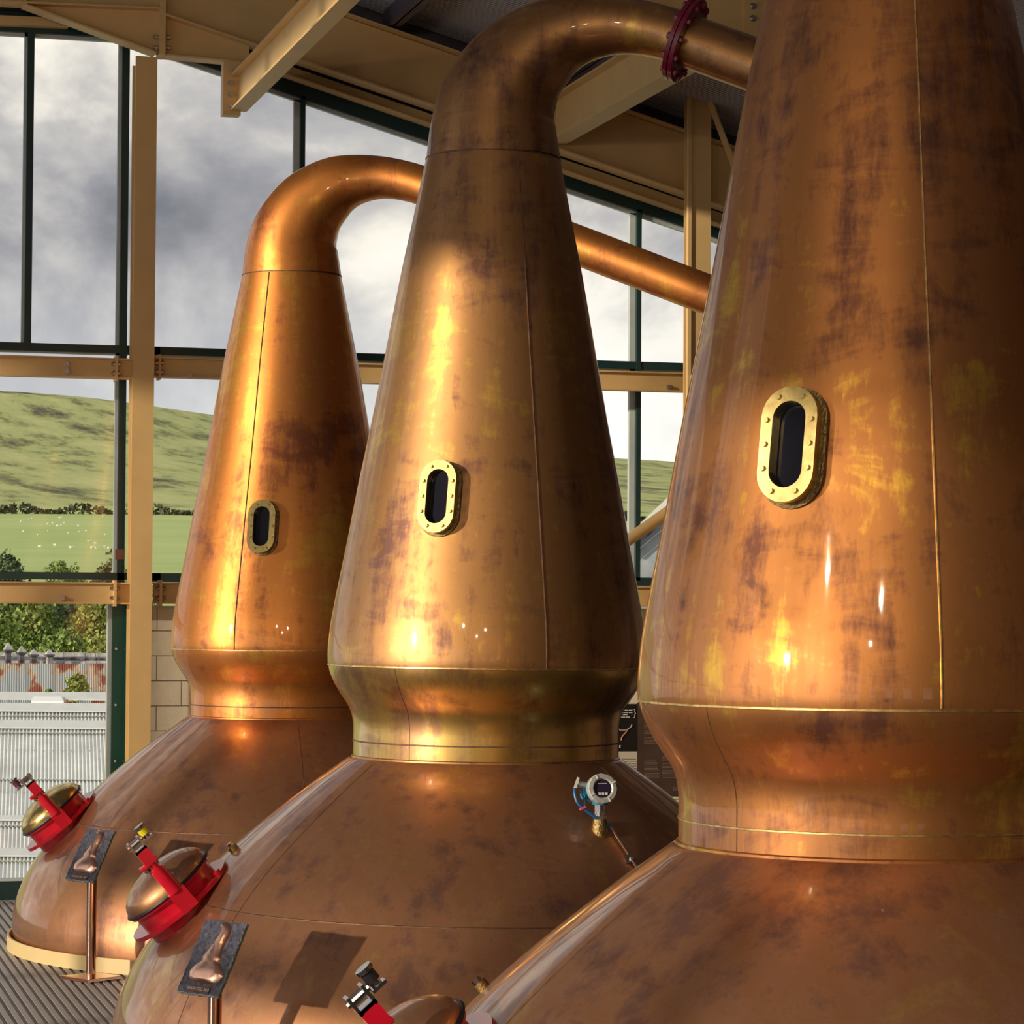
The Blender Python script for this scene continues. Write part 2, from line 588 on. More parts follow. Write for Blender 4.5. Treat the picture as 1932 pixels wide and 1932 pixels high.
# walls out of the picture
struct('wall_right', MB().span(XR, XR + .2, YB, YG + .3, -.3, roof_z(XR) + .35), MAT['plaster'])
bw = MB()
bw.span(XL, XR, YB - .2, YB, -.3, 0.9)
bw.span(XL, XR, YB - .2, YB, 3.6, zr + .4)
for xw in (XL, -6.2, -3.2, -0.2):
    bw.span(xw, xw + 1.6, YB - .2, YB, 0.9, 3.6)
bw.span(2.8, XR, YB - .2, YB, 0.9, 3.6)
struct('wall_back', bw, MAT['plaster'])
lw = MB()
lw.span(XL - .15, XL, YB, YG, -.3, 0.15)
lw.span(XL - .15, XL, YB, YG, 2.70, 2.84)
for ya_, yb_, zc_ in ((YB, 8.0, 5.5), (8.0, 12.5, 6.8), (19.0, YG, 6.7)):  # unseen solid panels, added to shade upper steelwork and still tops from the sun
    lw.span(XL - .15, XL, ya_, yb_, zc_, zl + .3)
for i in range(16):
    yy = YB + i * 2.3
    lw.span(XL - .15, XL, yy, yy + .12, 0, zl + .3)
struct('wall_left', lw, MAT['green'])

# ------------------------------------------------------------------ gable glazing
head_l = Z(100, 68)
tr1 = Z(100, 657)
tr2 = Z(100, 1086)
sill_t = Z(20, 1660)
sill_b = Z(20, 1690)


def head_at(x):            # underside of the sloped head frame
    a, b = at_y(570, 197, YG), at_y(1185, 404, YG)
    return a.z + (b.z - a.z) * (x - a.x) / (b.x - a.x)


mw = 0.085
mull = {}
xm = {k: X(k, 500) for k in (52, 231, 560, 1195)}
XEND = X(1620, 800)
XBEG = XL
w1 = struct('window_1', MB().span(XBEG, X(300, 600), YG - .09, YG + .05, tr1 - .035, tr1 + .035), MAT['green'])


def gbar(name, parent, x0, x1, z0, z1, y0=YG - .10, y1=YG + .05, m='green'):
    return MB().span(x0, x1, y0, y1, z0, z1).build(name, MAT[m], parent)


# bay left of the column
gbar('mullion', w1, xm[52] - .03, xm[52] + .03, tr1, head_l)
gbar('mullion_lit_edge', w1, xm[52] - .055, xm[52] - .03, tr1, head_l, YG - .05, YG, 'frame_edge')  # strip coloured pale for the mullion's skylit left face
gbar('mullion', w1, xm[231] - .03, xm[231] + .035, 0, head_at(xm[231]) if head_at(xm[231]) < head_l else head_l)
gbar('mullion_lit_edge', w1, xm[231] - .06, xm[231] - .03, 0, head_l, YG - .05, YG, 'frame_edge')
gbar('head_frame', w1, XBEG, X(300, 90), head_l, head_l + .18)
gbar('head_edge', w1, XBEG, X(300, 90), head_l - .03, head_l, YG - .05, YG, 'frame_edge')
gbar('transom', w1, XBEG, X(300, 1086), tr2 - .035, tr2 + .03)
gbar('transom_edge', w1, XBEG, X(240, 660), tr1 - .05, tr1 - .035, YG - .05, YG, 'frame_edge')
gbar('sill', w1, XBEG, X(300, 1680), sill_b - .25, sill_t)
gbar('sill_edge', w1, XBEG, X(210, 1680), sill_t, sill_t + .02, YG - .12, YG, 'frame_edge')
for xk in (-8.2, -6.9, -5.9):
    gbar('mullion', w1, xk, xk + .06, 0, head_l)


def pane(parent, x0, x1, z0, z1):
    poly = [(x0, YG, z0), (x1, YG, z0), (x1, YG, z1), (x0, YG, z1)]
    return MB().prism(poly, (0, .008, 0)).build('pane', MAT['glass'], parent)


xs = [XBEG, -8.17, -6.87, -5.87, xm[52], xm[231]]
for a, b in zip(xs[:-1], xs[1:]):
    pane(w1, a + .02, b - .02, tr1 + .03, head_l)
xs = [XBEG, -6.87, -5.87, xm[231]]
for a, b in zip(xs[:-1], xs[1:]):
    pane(w1, a + .02, b - .02, tr2 + .03, tr1 - .03)
    pane(w1, a + .02, b - .02, sill_t, tr2 - .03)

# bay right of the column
xc = X(270, 600)
w2 = struct('window_2', MB().span(X(240, 660), XEND, YG - .09, YG + .05, tr1 - .035, tr1 + .035), MAT['green'])
gbar('transom_edge', w2, X(290, 660), XEND, tr1 - .06, tr1 - .035, YG - .05, YG, 'frame_edge')
gbar('transom', w2, X(240, 1086), XEND, tr2 - .05, tr2 + .03)
for k in (560, 1195):
    gbar('mullion', w2, xm[k] + .005, xm[k] + .05, tr2, head_at(xm[k]) + .05)
    gbar('mullion_lit_edge', w2, xm[k] - .05, xm[k] + .005, tr2, head_at(xm[k]) + .02, YG - .05, YG, 'frame_edge')
hx0, hx1 = X(290, 100), XEND
gbar_h = MB().prism([(hx0, YG - .1, head_at(hx0) + .035), (hx1, YG - .1, head_at(hx1) + .035), (hx1, YG - .1, head_at(hx1) + .20), (hx0, YG - .1, head_at(hx0) + .20)], (0, .15, 0))
gbar_h.build('head_frame', MAT['green'], w2)
MB().prism([(hx0, YG - .05, head_at(hx0)), (hx1, YG - .05, head_at(hx1)), (hx1, YG - .05, head_at(hx1) + .035), (hx0, YG - .05, head_at(hx0) + .035)], (0, .05, 0)).build('head_edge', MAT['frame_edge'], w2)
xs = [xm[231] + .03, xm[560], xm[1195], XEND]
for a, b in zip(xs[:-1], xs[1:]):
    poly = [(a, YG, tr1 + .03), (b - .02, YG, tr1 + .03), (b - .02, YG, head_at(b)), (a, YG, head_at(a))]
    MB().prism(poly, (0, .008, 0)).build('pane', MAT['glass'], w2)
    pane(w2, a, b - .02, tr2 + .03, tr1 - .03)
# opaque gable cladding above the window heads
cl = MB()
cl.prism([(XL, YG + .02, head_l + .15), (hx0, YG + .02, head_l + .15), (hx0, YG + .02, roof_z(hx0) + .35), (XRIDGE, YG + .02, zr + .35), (XL, YG + .02, zl + .35)], (0, .1, 0))
cl.prism([(hx0, YG + .02, head_at(hx0) + .13), (XR, YG + .02, head_at(XR) + .13), (XR, YG + .02, roof_z(XR) + .35), (hx0, YG + .02, roof_z(hx0) + .35)], (0, .1, 0))
struct('wall_gable', cl, MAT['deck_dark'])
# green flashing below the lower rail
fz = Z(225, 1140)
gf = struct('trim_1', MB().span(X(207, 1300), X(246, 1300), YG - .14, YG, 0, fz), MAT['green_flash'])
gbar('edge_strip', gf, X(207, 1300) - .035, X(207, 1300), 0, fz, YG - .1, YG, 'frame_edge')
gbar('fold', gf, X(232, 1300) - .008, X(232, 1300) + .008, 0, fz, YG - .155, YG - .14, 'green_flash')
riv = MB().cyl((0, -.006, 0), (0, 0, 0), .011, seg=8).mesh('rivet', MAT['white'])
for px, py in ((219, 1224), (237, 1224), (218, 1330), (217, 1436), (234, 1436)):
    p = at_y(px, py, YG - .141)
    link('rivet', riv, gf).location = p

# cream block wall below the rail, block by block
WB = YG - .06
wg = struct('wall_block', MB().span(X(246, 1300), XR, WB + .012, YG + .06, 0, Z(300, 1143)), MAT['mortar'])
bl_h, bl_w = 0.2255, 0.45
blk = MB().box((0, 0, 0), (bl_w - .008, .03, bl_h - .008)).mesh('block', MAT['block'])
blk_h = MB().box((0, 0, 0), (bl_w / 2 - .008, .03, bl_h - .008)).mesh('block', MAT['block'])
ztop = Z(300, 1143)
xstart = X(246, 1300)
row = 0
z = ztop - bl_h / 2
while z > 0.05:
    xx = xstart + (0 if row % 2 else -bl_w / 2)
    k = 0
    while xx < X(1420, 1300):
        if xx < xstart - .01:
            o = link('block', blk_h, wg)
            o.location = (xx + bl_w * .75, WB, z)
        else:
            o = link('block', blk, wg)
            o.location = (xx + bl_w / 2, WB, z)
        xx += bl_w
    row += 1
    z -= bl_h

# ------------------------------------------------------------------ outside: hill, fields, hedge, sheep, trees, roofs
PROF = [(60, 1900), (128, 1275), (300, 1110), (700, 1034), (1150, 973), (1600, 915), (2200, 838), (2800, 757), (3200, 752), (4200, 830)]


def hill_py(dep):
    for (a, pa), (b, pb) in zip(PROF[:-1], PROF[1:]):
        if dep <= b:
            s = (dep - a) / (b - a)
            return pa + (pb - pa) * s
    return PROF[-1][1]


def hill_pt(u, dep):
    base = 1141
    py = hill_py(dep)
    k = min(1.0, max(0.0, (dep - 900) / 1900))
    fall = 1 - k * (u - 100) * 0.096 / 383 * 1.0
    off = (base - py) * (max(0.35, min(1.25, fall)) if py < base else 1)
    wob = 6 * k * math.sin(u * .004 + 1) + 3 * k * math.sin(u * .011 + dep * .002)
    hz_ = EYE.z + (off + wob) / F_PX * dep
    t_ = (u - CX) / F_PX
    p = _f0 * dep + _r0 * (t_ * dep)
    return Vector((p.x, p.y, hz_))


us = list(range(-2600, 4600, 60))
ds = [60, 95, 130, 200, 300, 450, 600, 800, 1000, 1150, 1300, 1500, 1700, 1900, 2100, 2300, 2500, 2650, 2800, 2950, 3100, 3400, 4200]
hv = [hill_pt(u, d) for d in ds for u in us]
nu = len(us)
hf = [(j * nu + i, j * nu + i + 1, (j + 1) * nu + i + 1, (j + 1) * nu + i) for j in range(len(ds) - 1) for i in range(nu - 1)]
hill = MB().add(hv, hf).build('hillside', MAT['pasture'], None, True, kind='structure')
struct('ground_outside', MB().span(-60, 90, YG + .6, 75, -7.2, -7.0), MAT['stone_pale'])


def foliage(mb, c, rx, ry, rz, n, s, rng, shell=0.55):
    c = Vector(c)
    for _ in range(n):
        while True:
            p = Vector((rng.uniform(-1, 1), rng.uniform(-1, 1), rng.uniform(-1, 1)))
            if shell < p.length < 1:
                break
        lump = 1 + .18 * math.sin(p.x * 5 + c.x) * math.sin(p.y * 4 + c.y) + .15 * math.sin(p.z * 6 + c.x * 3)
        q = c + Vector((p.x * rx, p.y * ry, p.z * rz)) * lump
        nrm = Vector((rng.gauss(0, 1), rng.gauss(0, 1), rng.gauss(0, 1))).normalized()
        a = nrm.orthogonal().normalized() * s * rng.uniform(.6, 1.3)
        b = nrm.cross(a).normalized() * s * rng.uniform(.5, 1.1)
        mb.add([q - a - b * .3, q - b, q + a - b * .2, q + b], [(0, 1, 2, 3)])


def tree(px, py_top, py_bot, dep, wpx, m, n, label, group, seed, leaf=.095, lobes=7, name='tree'):
    n = int(n * 1.7)
    rng = random.Random(seed)
    base = at_depth(px, py_bot, dep)
    top = at_depth(px, py_top, dep)
    h = top.z - base.z
    w = wpx / F_PX * dep
    root = thing(name, label, 'tree' if name == 'tree' else 'shrub', base, group)
    mb = MB()
    for k in range(lobes):
        a = rng.uniform(0, 6.28)
        rr = rng.uniform(.1, .55)
        zz = h * (0.28 + .5 * (k + .5) / lobes)
        sc = (1 - .35 * (k / lobes))
        foliage(mb, (math.cos(a) * w * .5 * rr, math.sin(a) * w * .5 * rr, zz), w * .34 * sc, w * .34 * sc, h * .24, n // lobes, leaf, rng)
    mb.build('foliage', MAT[m], root)
    t_ = MB().tube([(0, 0, -1.2), (0.05, 0, h * .3), (-.03, 0.05, h * .75)], [h * .03, h * .022, h * .01], 6)
    for k in range(4):
        a = rng.uniform(0, 6.28)
        t_.tube([(0, 0, h * (.25 + .1 * k)), (math.cos(a) * w * .2, math.sin(a) * w * .2, h * (.42 + .1 * k))], [h * .012, h * .005], 5)
    t_.build('trunk', MAT['bark'], root)
    return root


TG = 'trees beyond the rusty roof'
tree(12, 1030, 1260, 125, 110, 'leaf3', 2600, 'dark green tree at the left edge of the window, below the sheep field', TG, 1)
tree(125, 1050, 1262, 122, 105, 'leaf1', 2600, 'light green rounded tree in the middle of the lower left window', TG, 2)
tree(192, 1040, 1262, 128, 95, 'leaf4', 2600, 'brownish tree just left of the green flashing', TG, 3)
tree(255, 1060, 1262, 121, 95, 'leaf2', 1500, 'olive tree hidden mostly behind the tan column', TG, 4)
tree(60, 1105, 1262, 112, 120, 'leaf1', 2600, 'mid green broad tree under the lower tan rail, left of centre', TG, 5)
tree(178, 1100, 1258, 108, 110, 'leaf2', 2600, 'yellow-green tree under the lower tan rail beside the green flashing', TG, 6)
tree(115, 1130, 1262, 117, 110, 'leaf3', 2200, 'dark gap-filling tree under the middle of the lower tan rail', TG, 7)
tree(2, 1130, 1262, 106, 90, 'leaf1', 2000, 'bright green tree at the left edge under the lower tan rail', TG, 8)
tree(120, 1185, 1262, 100, 90, 'leaf1', 1600, 'low bright green bush just behind the stone finials', TG, 9, name='shrub')
tree(200, 1195, 1262, 99, 70, 'leaf2', 1300, 'low olive bush behind the coping next to the green flashing', TG, 10, name='shrub')
tree(-70, 1080, 1262, 112, 120, 'leaf1', 1500, 'green tree just outside the left window edge', TG, 11)

# hedge across the hillside
rng = random.Random(31)
hg = MB()
for i in range(2400):
    u = rng.uniform(-500, 1500)
    d = 1150 + 14 * math.sin(u * .006)
    p = hill_pt(u, d)
    foliage(hg, p + Vector((0, 0, rng.uniform(0.2, 3.0 + 1.5 * math.sin(u * .05)))), .01, .01, .01, 1, 1.3, rng, 0)
hg.build('hedgerow', MAT['hedge'], None, False, label='dark hedge line crossing the hillside above the sheep field', cat='hedge')
# sheep
shm = MB()
shm.lathe([(0.001, -.62), (.24, -.55), (.36, -.3), (.39, 0), (.36, .3), (.25, .52), (.001, .6)], 8, Matrix.Translation((0, 0, .72)) @ Matrix.Rotation(math.pi / 2, 4, 'Y'))
shm.lathe([(0.001, -.2), (.13, -.1), (.14, .05), (.001, .2)], 6, Matrix.Translation((.72, 0, .95)) @ Matrix.Rotation(math.pi / 2, 4, 'Y'))
for sx in (-.35, .35):
    for sy in (-.15, .15):
        shm.box((sx, sy, .2), (.09, .09, .44))
sheep_me = shm.mesh('sheep', MAT['sheep'], True)
spots = [(39, 986), (44, 1005), (55, 981), (60, 980), (72, 1012), (91, 1004), (90, 990), (99, 989), (108, 994), (112, 979), (115, 978), (116, 993), (121, 988),
         (104, 1031), (130, 1008), (148, 994), (150, 1006), (163, 1004), (168, 1024), (176, 974), (180, 988), (181, 1028), (194, 976), (199, 1011), (173, 1036), (181, 1035),
         (199, 1034), (205, 1037), (132, 1035), (135, 1036), (16, 765), (75, 1034)]
for i, (px, py) in enumerate(spots):
    lo, hi = 300, 2900
    for _ in range(40):
        md = (lo + hi) / 2
        # project the hill point to image y
        p = hill_pt(px, md) - EYE
        yy = CY - F_PX * p.dot(UP) / p.dot(FWD)
        if yy > py:
            lo = md
        else:
            hi = md
    o = link('sheep', sheep_me, None, 'tiny white sheep grazing on the green field below the hedge' if py > 900 else 'lone white sheep high on the hill near the skyline', 'sheep', 'sheep on the hillside')
    o.location = hill_pt(px, lo) + Vector((0, 0, -.05))
    o.rotation_euler = (0, 0, rng.uniform(0, 6.28))
    o.scale = (.72, .72, .72)


# corrugated roofs
def corrugated(pa, pb, width, pitch, amp, mat_, name, parent, rows=1, sub=6):
    """sheet from bottom line point pa to top line point pb (mid of line), running along r0"""
    pa, pb = Vector(pa), Vector(pb)
    up = (pb - pa)
    nrm = _r0.cross(up).normalized()
    if nrm.z < 0:
        nrm = -nrm
    nw = int(width / pitch) * sub
    vs = []
    for j in range(rows + 1):
        for i in range(nw + 1):
            s = -width / 2 + width * i / nw
            w_ = amp * math.cos(2 * math.pi * i / sub)
            vs.append(pa + up * (j / rows) + _r0 * s + nrm * w_)
    fs = [(j * (nw + 1) + i, j * (nw + 1) + i + 1, (j + 1) * (nw + 1) + i + 1, (j + 1) * (nw + 1) + i) for j in range(rows) for i in range(nw)]
    return MB().add(vs, fs).build(name, MAT[mat_], parent, True)


wr = thing('white_corrugated_roof', 'white corrugated sheet roof of the shed outside the lower left window', 'roof', at_depth(100, 1700, 50) + Vector((0, 0, -3)))
wr_inv = wr.location.copy()


def dep_at(py):
    return 50 + (1700 - py) / (1700 - 1318) * 9


def wpt(py, lift=0):
    p = at_depth(100, py, dep_at(py)) - wr_inv
    return p + Vector((0, 0, lift))


WID = 9.0
for k, (y0, y1) in enumerate([(1665 + 80, 1626), (1630, 1558), (1564, 1470), (1476, 1383), (1388, 1352), (1356, 1330)]):
    corrugated(wpt(y0, .05), wpt(y1, 0), WID, .076, .014, 'sheet', 'roof_sheet', wr)
for (y0, y1) in [(1627, 1614), (1559, 1551), (1384, 1371), (1352, 1338), (1330, 1317)]:
    a, b = wpt(y0, .10), wpt(y1, .10)
    MB().prism([a - _r0 * WID / 2, a + _r0 * WID / 2, b + _r0 * WID / 2, b - _r0 * WID / 2], (0, 0, .03)).build('flashing_strip', MAT['flash_strip'], wr)
a, b = wpt(1338, .12), wpt(1329, .12)
sx0, sx1 = -42 / F_PX * 58, 20 / F_PX * 58
MB().prism([a + _r0 * sx0, a + _r0 * sx1, b + _r0 * (sx1 - .05), b + _r0 * (sx0 + .05)], (0, 0, .05)).build('rooflight', MAT['rooflight'], wr)
bolt_me = MB().cyl((0, 0, 0), (0, 0, .03), .012, seg=6).mesh('roof_bolt', MAT['zinc'])
for py in (1390, 1421, 1500):
    for i in range(-8, 8):
        o = link('roof_bolt', bolt_me, wr)
        o.location = wpt(py, .04) + _r0 * (i * .19)
MB().prism([wpt(1745, 0) - _r0 * WID / 2 + Vector((0, 0, -4)), wpt(1745, 0) + _r0 * WID / 2 + Vector((0, 0, -4)), wpt(1745, 0) + _r0 * WID / 2, wpt(1745, 0) - _r0 * WID / 2], _f0 * 8).build('shed_wall', MAT['stone_pale'], wr)

rr_ = thing('rusty_corrugated_roof', 'steep rusty corrugated iron roof behind the white shed roof', 'roof', at_depth(100, 1320, 78) + Vector((0, 0, -4)))
ri = rr_.location.copy()
for k, sx in enumerate((-3.4, -2.2, -1.0, 0.2, 1.4, 2.6)):
    corrugated(at_depth(100, 1330, 76) - ri + _r0 * (sx + .6), at_depth(100, 1252, 77.2) - ri + _r0 * (sx + .6), 1.24, .062, .016, 'rusty', 'iron_sheet', rr_)
MB().prism([at_depth(100, 1345, 76.3) - ri - _r0 * 4 + Vector((0, 0, -3)), at_depth(100, 1345, 76.3) - ri + _r0 * 4 + Vector((0, 0, -3)), at_depth(100, 1330, 76.3) - ri + _r0 * 4, at_depth(100, 1330, 76.3) - ri - _r0 * 4], _f0 * 3).build('wall', MAT['stone_dark'], rr_)

wl = thing('stone_wall', 'dark stone wall with weathered coping courses above the rusty roof', 'wall', at_depth(100, 1262, 79) + Vector((0, 0, -4)))
wi = wl.location.copy()
for py0, py1, dd, m_ in ((1262, 1252, 77.6, 'stone_dark'), (1252, 1247, 77.9, 'stone_pale'), (1247, 1240, 78.4, 'stone_dark'), (1240, 1232, 79.2, 'stone_pale')):
    a, b = at_depth(100, py0, dd) - wi, at_depth(100, py1, dd) - wi
    n_ = 26
    for i in range(n_):
        w_ = 8.0 / n_
        s0 = -4 + i * w_
        jz = rnd.uniform(-.008, .012)
        MB().prism([a + _r0 * s0, a + _r0 * (s0 + w_ - .012), b + _r0 * (s0 + w_ - .012) + Vector((0, 0, jz)), b + _r0 * s0 + Vector((0, 0, jz))], _f0 * .5).build('coping_stone', MAT[m_], wl)
MB().prism([at_depth(100, 1262, 78) - wi - _r0 * 4 + Vector((0, 0, -3)), at_depth(100, 1262, 78) - wi + _r0 * 4 + Vector((0, 0, -3)), at_depth(100, 1255, 78) - wi + _r0 * 4, at_depth(100, 1255, 78) - wi - _r0 * 4], _f0 * .6).build('wall_core', MAT['stone_dark'], wl)
for px, pt_, pb_, lab in ((15, 1211, 1262, 'tallest pyramid-capped stone finial, leftmost of four on the wall'), (40, 1218, 1262, 'second pyramid-capped stone finial from the left on the wall'),
                          (63, 1224, 1262, 'third pyramid-capped stone finial from the left on the wall'), (93, 1224, 1262, 'rightmost pyramid-capped stone finial with a pale base')):
    b = at_depth(px, pb_, 77.4)
    tp = at_depth(px, pt_, 77.4)
    h = tp.z - b.z
    fi = thing('stone_finial', lab, 'finial', b, 'stone finials on the wall')
    R45 = Matrix.Rotation(math.pi / 4 + .2, 4, 'Z')
    MB().lathe([(.11, 0), (.10, h * .45), (.09, h * .6)], 4, R45, True).build('shaft', MAT['stone_pale' if px == 93 else 'stone_dark'], fi)
    MB().lathe([(.10, h * .58), (.17, h * .66), (.17, h * .72)], 4, R45, True).build('cap_moulding', MAT['stone_dark'], fi)
    MB().lathe([(.17, h * .72), (.004, h)], 4, R45, True).build('pyramid', MAT['stone_pale'], fi)
tree(137, 1268, 1330, 74, 60, 'leaf2', 700, 'leafy sapling growing in front of the rusty roof', None, 21, leaf=.055, name='shrub')
tree(92, 1298, 1330, 74, 22, 'leaf1', 300, 'small weed left of the sapling by the rusty roof', None, 22, leaf=.05, name='shrub')

# neighbouring gable between middle and near still
ng = thing('neighbouring_building', 'grey building with sloping pale gable edge seen between the two nearer stills', 'building', at_depth(1240, 1200, 62) + Vector((0, 0, -6)))
gi = ng.location.copy()


def gp(px, py, d):
    return at_depth(px, py, d) - gi


MB().prism([gp(1170, 1024, 62), gp(1340, 862, 62), gp(1340, 890, 62), gp(1170, 1045, 62)], _f0 * .4).build('barge_board', MAT['barge'], ng)
MB().prism([gp(1170, 1045, 62.2), gp(1340, 890, 62.2), gp(1340, 905, 62.2), gp(1170, 1060, 62.2)], _f0 * .3).build('verge_strip', MAT['stone_dark'], ng)
for i in range(11):
    o0, o1 = i * 22, i * 22 + 21
    MB().prism([gp(1150, 1062 + o0, 62.5 - .02 * i), gp(1400, 850 + o0, 62.5 - .02 * i), gp(1400, 850 + o1, 62.5 - .02 * i), gp(1150, 1062 + o1, 62.5 - .02 * i)], _f0 * .1).build('roof_plank', MAT['lead_roof'], ng)

# ------------------------------------------------------------------ steelwork
TAN = MAT['tan']
bolt_s = MB().cyl((0, -.035, 0), (0, 0, 0), .017, seg=6).cyl((0, -.012, 0), (0, 0, 0), .026, seg=10).mesh('bolt', MAT['zinc'])
bolt_x = MB().cyl((-.045, 0, 0), (.045, 0, 0), .012, seg=6).cyl((-.03, 0, 0), (-.012, 0, 0), .022, seg=6).cyl((.012, 0, 0), (.03, 0, 0), .022, seg=6).mesh('bolt', MAT['zinc'])


def column(name, label, px0, px1, py_top, py_ref, yf, dep=.22, bolts=()):
    a, b = at_y(px0, py_ref, yf).x, at_y(px1, py_ref, yf).x
    ztop = at_y((px0 + px1) / 2, py_top, yf).z
    o = thing(name, label, 'column', ((a + b) / 2, yf, 0))
    w = b - a
    MB().span(-w / 2, w / 2, 0, .016, 0, ztop).build('front_flange', TAN, o)
    MB().span(-w / 2, w / 2, dep - .016, dep, 0, ztop - .05).build('back_flange', TAN, o)
    MB().span(-.006, .006, .016, dep - .016, 0, ztop - .02).build('web', TAN, o)
    MB().span(-w / 2 - .04, w / 2 + .04, -.05, dep + .05, FZ, FZ + .02).build('base_plate', TAN, o)
    return o


colL = column('steel_column', 'tall tan steel column standing left of the far still', 250, 291, 106, 700, YC - .05, .22)
colR = column('steel_column', 'tan steel column between the middle and near stills, with diagonal brace', 1303, 1341, 128, 500, YC - .34, .2)
# lighter left lip of the right column
MB().span(-.13, -.098, -.02, .03, 0, at_y(1320, 128, YC - .34).z).build('flange_lip', TAN, colR)


def rail(name, label, px0, px1, py_t, py_b, yf, bolts, plates=()):
    """I section rail along x; py_t/py_b measured at px 100"""
    zt, zb = Z(100, py_t, yf), Z(100, py_b, yf)
    x0, x1 = at_y(px0, py_t, yf).x, at_y(px1, py_t, yf).x
    o = thing(name, label, 'beam', ((x0 + x1) / 2, yf, zb))
    w, h = x1 - x0, zt - zb
    MB().span(-w / 2, w / 2, 0, .012, .01, h - .01).build('web', TAN, o)
    MB().span(-w / 2, w / 2, -.05, .07, h - .014, h).build('flange', TAN, o)
    MB().span(-w / 2, w / 2, -.05, .07, 0, .014).build('flange', TAN, o)
    for s in plates:
        xp = at_y(s, py_t, yf).x - (x0 + x1) / 2
        MB().span(xp - .012, xp + .012, -.065, .08, -.02, h + .02).build('end_plate', TAN, o)
        for zz in (h * .28, h * .72):
            b_ = link('bolt', bolt_x, o)
            b_.location = (xp, -.03, zz)
    for bx_, by_ in bolts:
        p = at_y(bx_, by_, yf) - o.location
        b_ = link('bolt', bolt_s, o)
        b_.location = (p.x, 0, p.z)
    return o


RY = YC + .12
rail('wall_rail', 'upper tan steel rail left of the tall column', -420, 249, 673, 712, RY, [(125, 687), (125, 700)], [219])
rail('wall_rail', 'lower tan steel rail left of the tall column', -420, 249, 1098, 1139, RY, [(117, 1129)], [216])
rail('wall_rail', 'upper tan steel rail running behind the stills to the right column', 289, 1302, 668, 707, RY, [(358, 710), (1262, 731)], [300])
rail('wall_rail', 'lower tan steel rail running behind the stills under the window', 289, 1420, 1097, 1138, RY, [], [302])
# small copper coloured junction box on the mullion
p = at_y(226, 1046, YG - .12)
MB().box(p, (.085, .05, .09)).build('junction_box', mat('junction_brown', (.22, .10, .07), .4), None, False, label='small brown junction box on the mullion beside the tall column', cat='box')


def yplate(poly_px, y, thick=.014):
    return MB().prism([at_y(px, py, y) for px, py in poly_px], (0, thick, 0))


def flange_along(pts_px, y, w=.2, t=.016):
    mb = MB()
    ps = [at_y(px, py, y) for px, py in pts_px]
    for a, b in zip(ps[:-1], ps[1:]):
        mb.bar(a, b, w, t)
    return mb


# gable portal rafter
gr = thing('portal_rafter', 'big tan plate girder rafter over the gable window, with haunch at the column', 'rafter', (0, 0, 0))
yplate([(308, -85), (1500, 325), (1500, 440), (648, 145), (308, 31)], YC).build('web', TAN, gr)
flange_along([(308, -88), (1500, 322)], YC, .22).build('top_flange', TAN, gr)
flange_along([(308, 31), (648, 145), (1500, 440)], YC, .22).build('bottom_flange', TAN, gr)
yplate([(308, 31), (470, 85), (470, 118), (308, 106)], YC).build('haunch_web', TAN, gr)
flange_along([(308, 107), (432, 118)], YC, .18).build('haunch_flange', TAN, gr)
yplate([(-900, -40), (-900, -150), (300, -95), (300, 20), (45, 9)], YC).build('web', TAN, gr)
flange_along([(-900, -38), (45, 9), (300, 20)], YC, .22).build('bottom_flange', TAN, gr)
yplate([(45, 10), (300, 21), (300, 104)], YC).build('haunch_web', TAN, gr)
flange_along([(42, 11), (292, 103)], YC, .2).build('haunch_flange', TAN, gr)
a_, b_ = at_y(300, -95, YC), at_y(309, 108, YC)
MB().span(a_.x, b_.x, YC - .1, YC + .12, b_.z, a_.z).build('splice_plate', TAN, gr)
for px, py in ((298, 70), (298, 90), (313, 70), (313, 90)):
    o = link('bolt', bolt_x, gr)
    o.location = at_y(px, py, YC - .05)
yplate([(44, -120), (52, -120), (50, 10), (44, 10)], YC - .08, .08).build('stiffener', TAN, gr)
# edge channel just above the window head
ec = thing('edge_channel', 'thin tan channel running along the sloping window head', 'beam', (0, 0, 0))
yplate([(430, 85), (1500, 449), (1500, 474), (430, 104)], YG - .22, .13).build('web', TAN, ec)
flange_along([(430, 105), (1500, 475)], YG - .25, .14).build('flange', TAN, ec)
el = thing('edge_channel', 'tan channel along the flat window head at upper left', 'beam', (0, 0, 0))
yplate([(-400, 12), (130, 34), (130, 50), (-400, 30)], YG - .22, .13).build('web', TAN, el)


# tie beams running towards the camera
def ibeam_y(name, label, px, py_t, py_b, y0, y1, w, group=None):
    pb, pt_ = at_y(px, py_b, y1), at_y(px, py_t, y1)
    h = pt_.z - pb.z
    o = thing(name, label, 'beam', (pb.x, y1, pb.z), group)
    ln = y1 - y0
    MB().span(-.006, .006, -ln, 0, 0, h).build('web', TAN, o)
    MB().span(-w / 2, w / 2, -ln, 0, -.012, .006).build('bottom_flange', TAN, o)
    MB().span(-w / 2, w / 2, -ln, 0, h - .006, h + .012).build('top_flange', TAN, o)
    return o, h


tb, hh = ibeam_y('tie_beam', 'tan steel tie beam slanting up from the bolted plate at upper left', 449, 146, 208, 19.46, YC - .12, .15)
MB().span(-.14, .02, -.03, .1, -.05, hh + .14).build('end_plate', TAN, tb)
for i in range(3):
    b_ = link('bolt', bolt_s, tb)
    b_.location = (-.075, -.03, .03 + i * .1)
tb2, hh2 = ibeam_y('tie_beam', 'tan steel tie beam seen through the loop of the middle swan neck', 1050, 190, 268, 19.46, YC - .12, .2)
